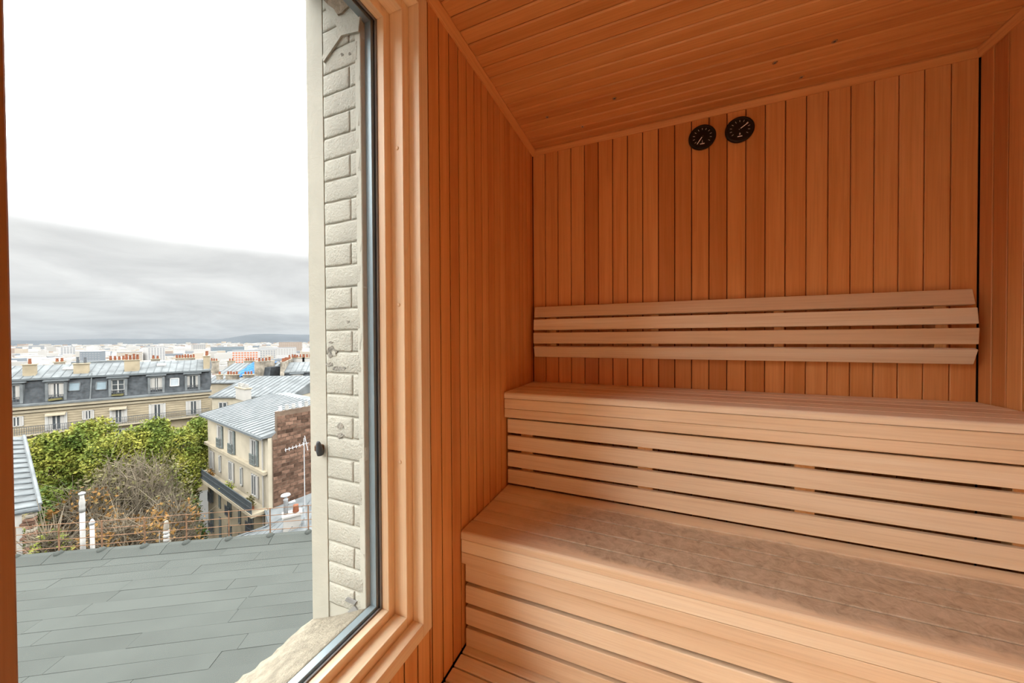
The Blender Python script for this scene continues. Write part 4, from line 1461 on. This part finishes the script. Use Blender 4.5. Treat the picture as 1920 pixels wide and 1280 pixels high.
# small chimney with white rubble by the rail
p = FE.a + FE.e * FE.s_of_u(306, 0.5) + FE.n * 0.5
SCH = t = thing('small_chimney', 'small weathered chimney with stacked white pots behind the railing', 'chimney', (p.x, p.y, EYE.z + Z0 - 0.9), FE.rot)
box('stack', (-0.16, -0.16, 0), (0.16, 0.16, 1.15), 'old_render', t, 0.02)
for i in range(3):
    lathe('pot_ring', [(0.12, 1.15 + i * 0.16), (0.17, 1.19 + i * 0.16), (0.16, 1.26 + i * 0.16), (0.11, 1.30 + i * 0.16)], 'pot_white', t, seg=14)
lathe('clay_pot', [(0.13, 1.62), (0.15, 1.7), (0.11, 1.92), (0.08, 1.98)], 'old_render', t, seg=14)
bar('wire', (-0.42, 0, 0.9), (-0.42, 0, 1.6), 0.012, 'foil', t)
lumpy('lead_tray', (-0.55, -0.2, 0.84), (-0.12, 0.2, 1.02), 'frame_white', t, 0.03)

SCH.scale = (0.40, 0.40, 0.68)

# ================================================================== trees and shrubs
def leaves(name, centres, radii, n, size, mat, parent, loc, seed):
    g = np.random.default_rng(seed)
    centres = np.array(centres, float)
    radii = np.array(radii, float)
    w = (radii[:, 0] * radii[:, 1] * radii[:, 2]) ** 0.7
    idx = g.choice(len(centres), n, p=w / w.sum())
    d = g.normal(size=(n, 3))
    d /= np.linalg.norm(d, axis=1)[:, None]
    rr = g.uniform(0.45, 1.0, n) ** 0.5
    c = centres[idx] + d * radii[idx] * rr[:, None]
    c += g.normal(scale=0.12, size=(n, 3))
    a = g.normal(size=(n, 3))
    a /= np.linalg.norm(a, axis=1)[:, None]
    b = np.cross(a, g.normal(size=(n, 3)))
    b /= np.linalg.norm(b, axis=1)[:, None]
    s = size * g.uniform(0.6, 1.4, n)[:, None]
    vs = np.stack([c - a * s, c + b * s * 0.55, c + a * s, c - b * s * 0.55], 1).reshape(-1, 3)
    me = bpy.data.meshes.new(name)
    me.vertices.add(4 * n)
    me.vertices.foreach_set('co', vs.ravel())
    me.loops.add(4 * n)
    me.loops.foreach_set('vertex_index', np.arange(4 * n))
    me.polygons.add(n)
    me.polygons.foreach_set('loop_start', np.arange(0, 4 * n, 4))
    me.update(calc_edges=True)
    me.materials.append(m_(mat))
    return tag(link(name, me, parent, loc), kind='stuff')


def tree(u, vtop, d, rx, rz_, mat, label, seed, n=15000, leaf=0.125, group='trees in the court'):
    p = at(u, vtop, d)
    zb = EYE.z + ZG
    H = p.z - zb
    rnd_ = random.Random(seed)
    t = thing('tree', label, 'tree', (p.x, p.y, zb), 0, group)
    trunk = lathe('trunk', [(0.28, -0.2), (0.2, H * 0.3), (0.13, H * 0.6), (0.05, H * 0.8)], 'bark', t, seg=8)
    cs, rs = [], []
    for i in range(16):
        a = rnd_.uniform(0, 2 * math.pi)
        q_ = rnd_.uniform(0.25, 0.85)
        zz_ = rnd_.uniform(-1, 1)
        k_ = math.sqrt(max(0.05, 1 - zz_ * zz_))
        cs.append((rx * q_ * k_ * math.cos(a), rx * q_ * k_ * math.sin(a), H - rz_ + zz_ * rz_ * 0.72))
        s_ = rnd_.uniform(0.30, 0.48)
        rs.append((rx * s_, rx * s_, rz_ * s_ * 0.8))
    for i in range(7):
        c = Vector(cs[i])
        bar('branch', (0, 0, H * rnd_.uniform(0.35, 0.55)), c, 0.06, 'bark', t, 5)
    leaves('foliage', cs, rs, n, leaf, mat, t, (0, 0, 0), seed)
    return t


tree(95, 815, 31, 3.0, 4.5, 'leaf_green', 'leafy green tree beside the white house with ribbed zinc roof', 21)
tree(165, 784, 33, 3.0, 4.5, 'leaf_green', 'yellow-green tree rising before the awning windows of the mansard block', 22)
tree(232, 786, 32, 2.9, 4.5, 'leaf_green', 'yellow-green tree in the middle of the court behind the bare shrub', 23)
tree(298, 780, 33, 2.9, 4.5, 'leaf_green', 'bright yellow-green tree between the court middle and the balcony house', 24)
tree(352, 774, 39, 2.8, 4.5, 'leaf_green', 'tall green tree standing against the end of the mansard block', 25)
tree(345, 850, 33, 1.7, 2.8, 'leaf_green', 'mid-green bushy tree growing close to the balcony house', 26, 6000)
tree(352, 930, 28, 1.1, 3.2, 'leaf_dark', 'dark green low tree at the foot of the balcony house', 27, 4000, 0.12)
tree(98, 880, 26, 1.7, 4.0, 'leaf_dark', 'dark green tree beside the white house', 28, 5000, 0.13)


def shrub(u, vtop, d, rx, H, label, seed, ntw, mat='twig', leafm=None, nleaf=0):
    p = at(u, vtop, d)
    zb = p.z - H
    t = thing('shrub', label, 'shrub', (p.x, p.y, zb), 0)
    g = np.random.default_rng(seed)
    vs, fs = [], []

    def seg(a, b, r0_, r1_):
        dd = (b - a)
        if dd.length < 1e-4:
            return
        q_ = dd.to_track_quat('Z', 'Y')
        i = len(vs)
        for base, r in ((a, r0_), (b, r1_)):
            for k in range(3):
                an = 2.094 * k
                vs.append(base + q_ @ Vector((r * math.cos(an), r * math.sin(an), 0)))
        for k in range(3):
            k2 = (k + 1) % 3
            fs.append((i + k, i + k2, i + 3 + k2, i + 3 + k))
    for s_ in range(ntw):
        a = g.uniform(0, 2 * math.pi)
        sp = g.uniform(0, 1) ** 0.6
        rad = rx * sp
        base = Vector((0.35 * rad * math.cos(a), 0.35 * rad * math.sin(a), 0))
        top = Vector((rad * math.cos(a), rad * math.sin(a), H * math.sqrt(max(0.08, 1 - 0.75 * sp * sp)) * g.uniform(0.75, 1.02)))
        mid = base.lerp(top, 0.55) + Vector(g.normal(scale=0.25, size=3))
        seg(base, mid, 0.05, 0.03)
        seg(mid, top, 0.03, 0.012)
        for k in range(7):
            f_ = g.uniform(0.2, 1.0)
            st = mid.lerp(top, f_) if k < 5 else base.lerp(mid, f_)
            en = st + Vector((g.normal() * 0.5, g.normal() * 0.5, abs(g.normal()) * 0.6 + 0.1))
            seg(st, en, 0.018, 0.007)
    tag(mesh('twigs', vs, fs, mat, t), kind='stuff')
    if leafm:
        cs = [(0, 0, H * 0.45)]
        leaves('foliage', [(rx * 0.5 * math.cos(a), rx * 0.5 * math.sin(a), H * (0.3 + 0.35 * (i % 2))) for i, a in enumerate((0, 1, 2, 3, 4, 5, 6))],
               [(rx * 0.5, rx * 0.5, H * 0.33)] * 7, nleaf, 0.11, leafm, t, (0, 0, 0), seed)
    return t


shrub(245, 852, 22, 3.1, 9.5, 'big bare brownish shrub in the court before the green trees', 41, 620, 'twig', 'leaf_olive', 5000)
shrub(150, 915, 19, 1.5, 6.0, 'low bare bramble with brown leaves behind the tall flue pipe', 42, 200, 'twig', 'leaf_brown', 1800)
shrub(312, 938, 20, 1.6, 6.0, 'low bramble with orange-brown leaves behind the small chimney', 43, 200, 'twig', 'leaf_brown', 2000)
shrub(225, 965, 17, 1.9, 5.0, 'tangled bramble with rusty leaves close behind the railing', 44, 240, 'twig', 'leaf_brown', 2600)
shrub(92, 1000, 13.5, 0.5, 1.8, 'small yellow-green shrub by the white house corner', 45, 40, 'twig', 'leaf_green', 500)
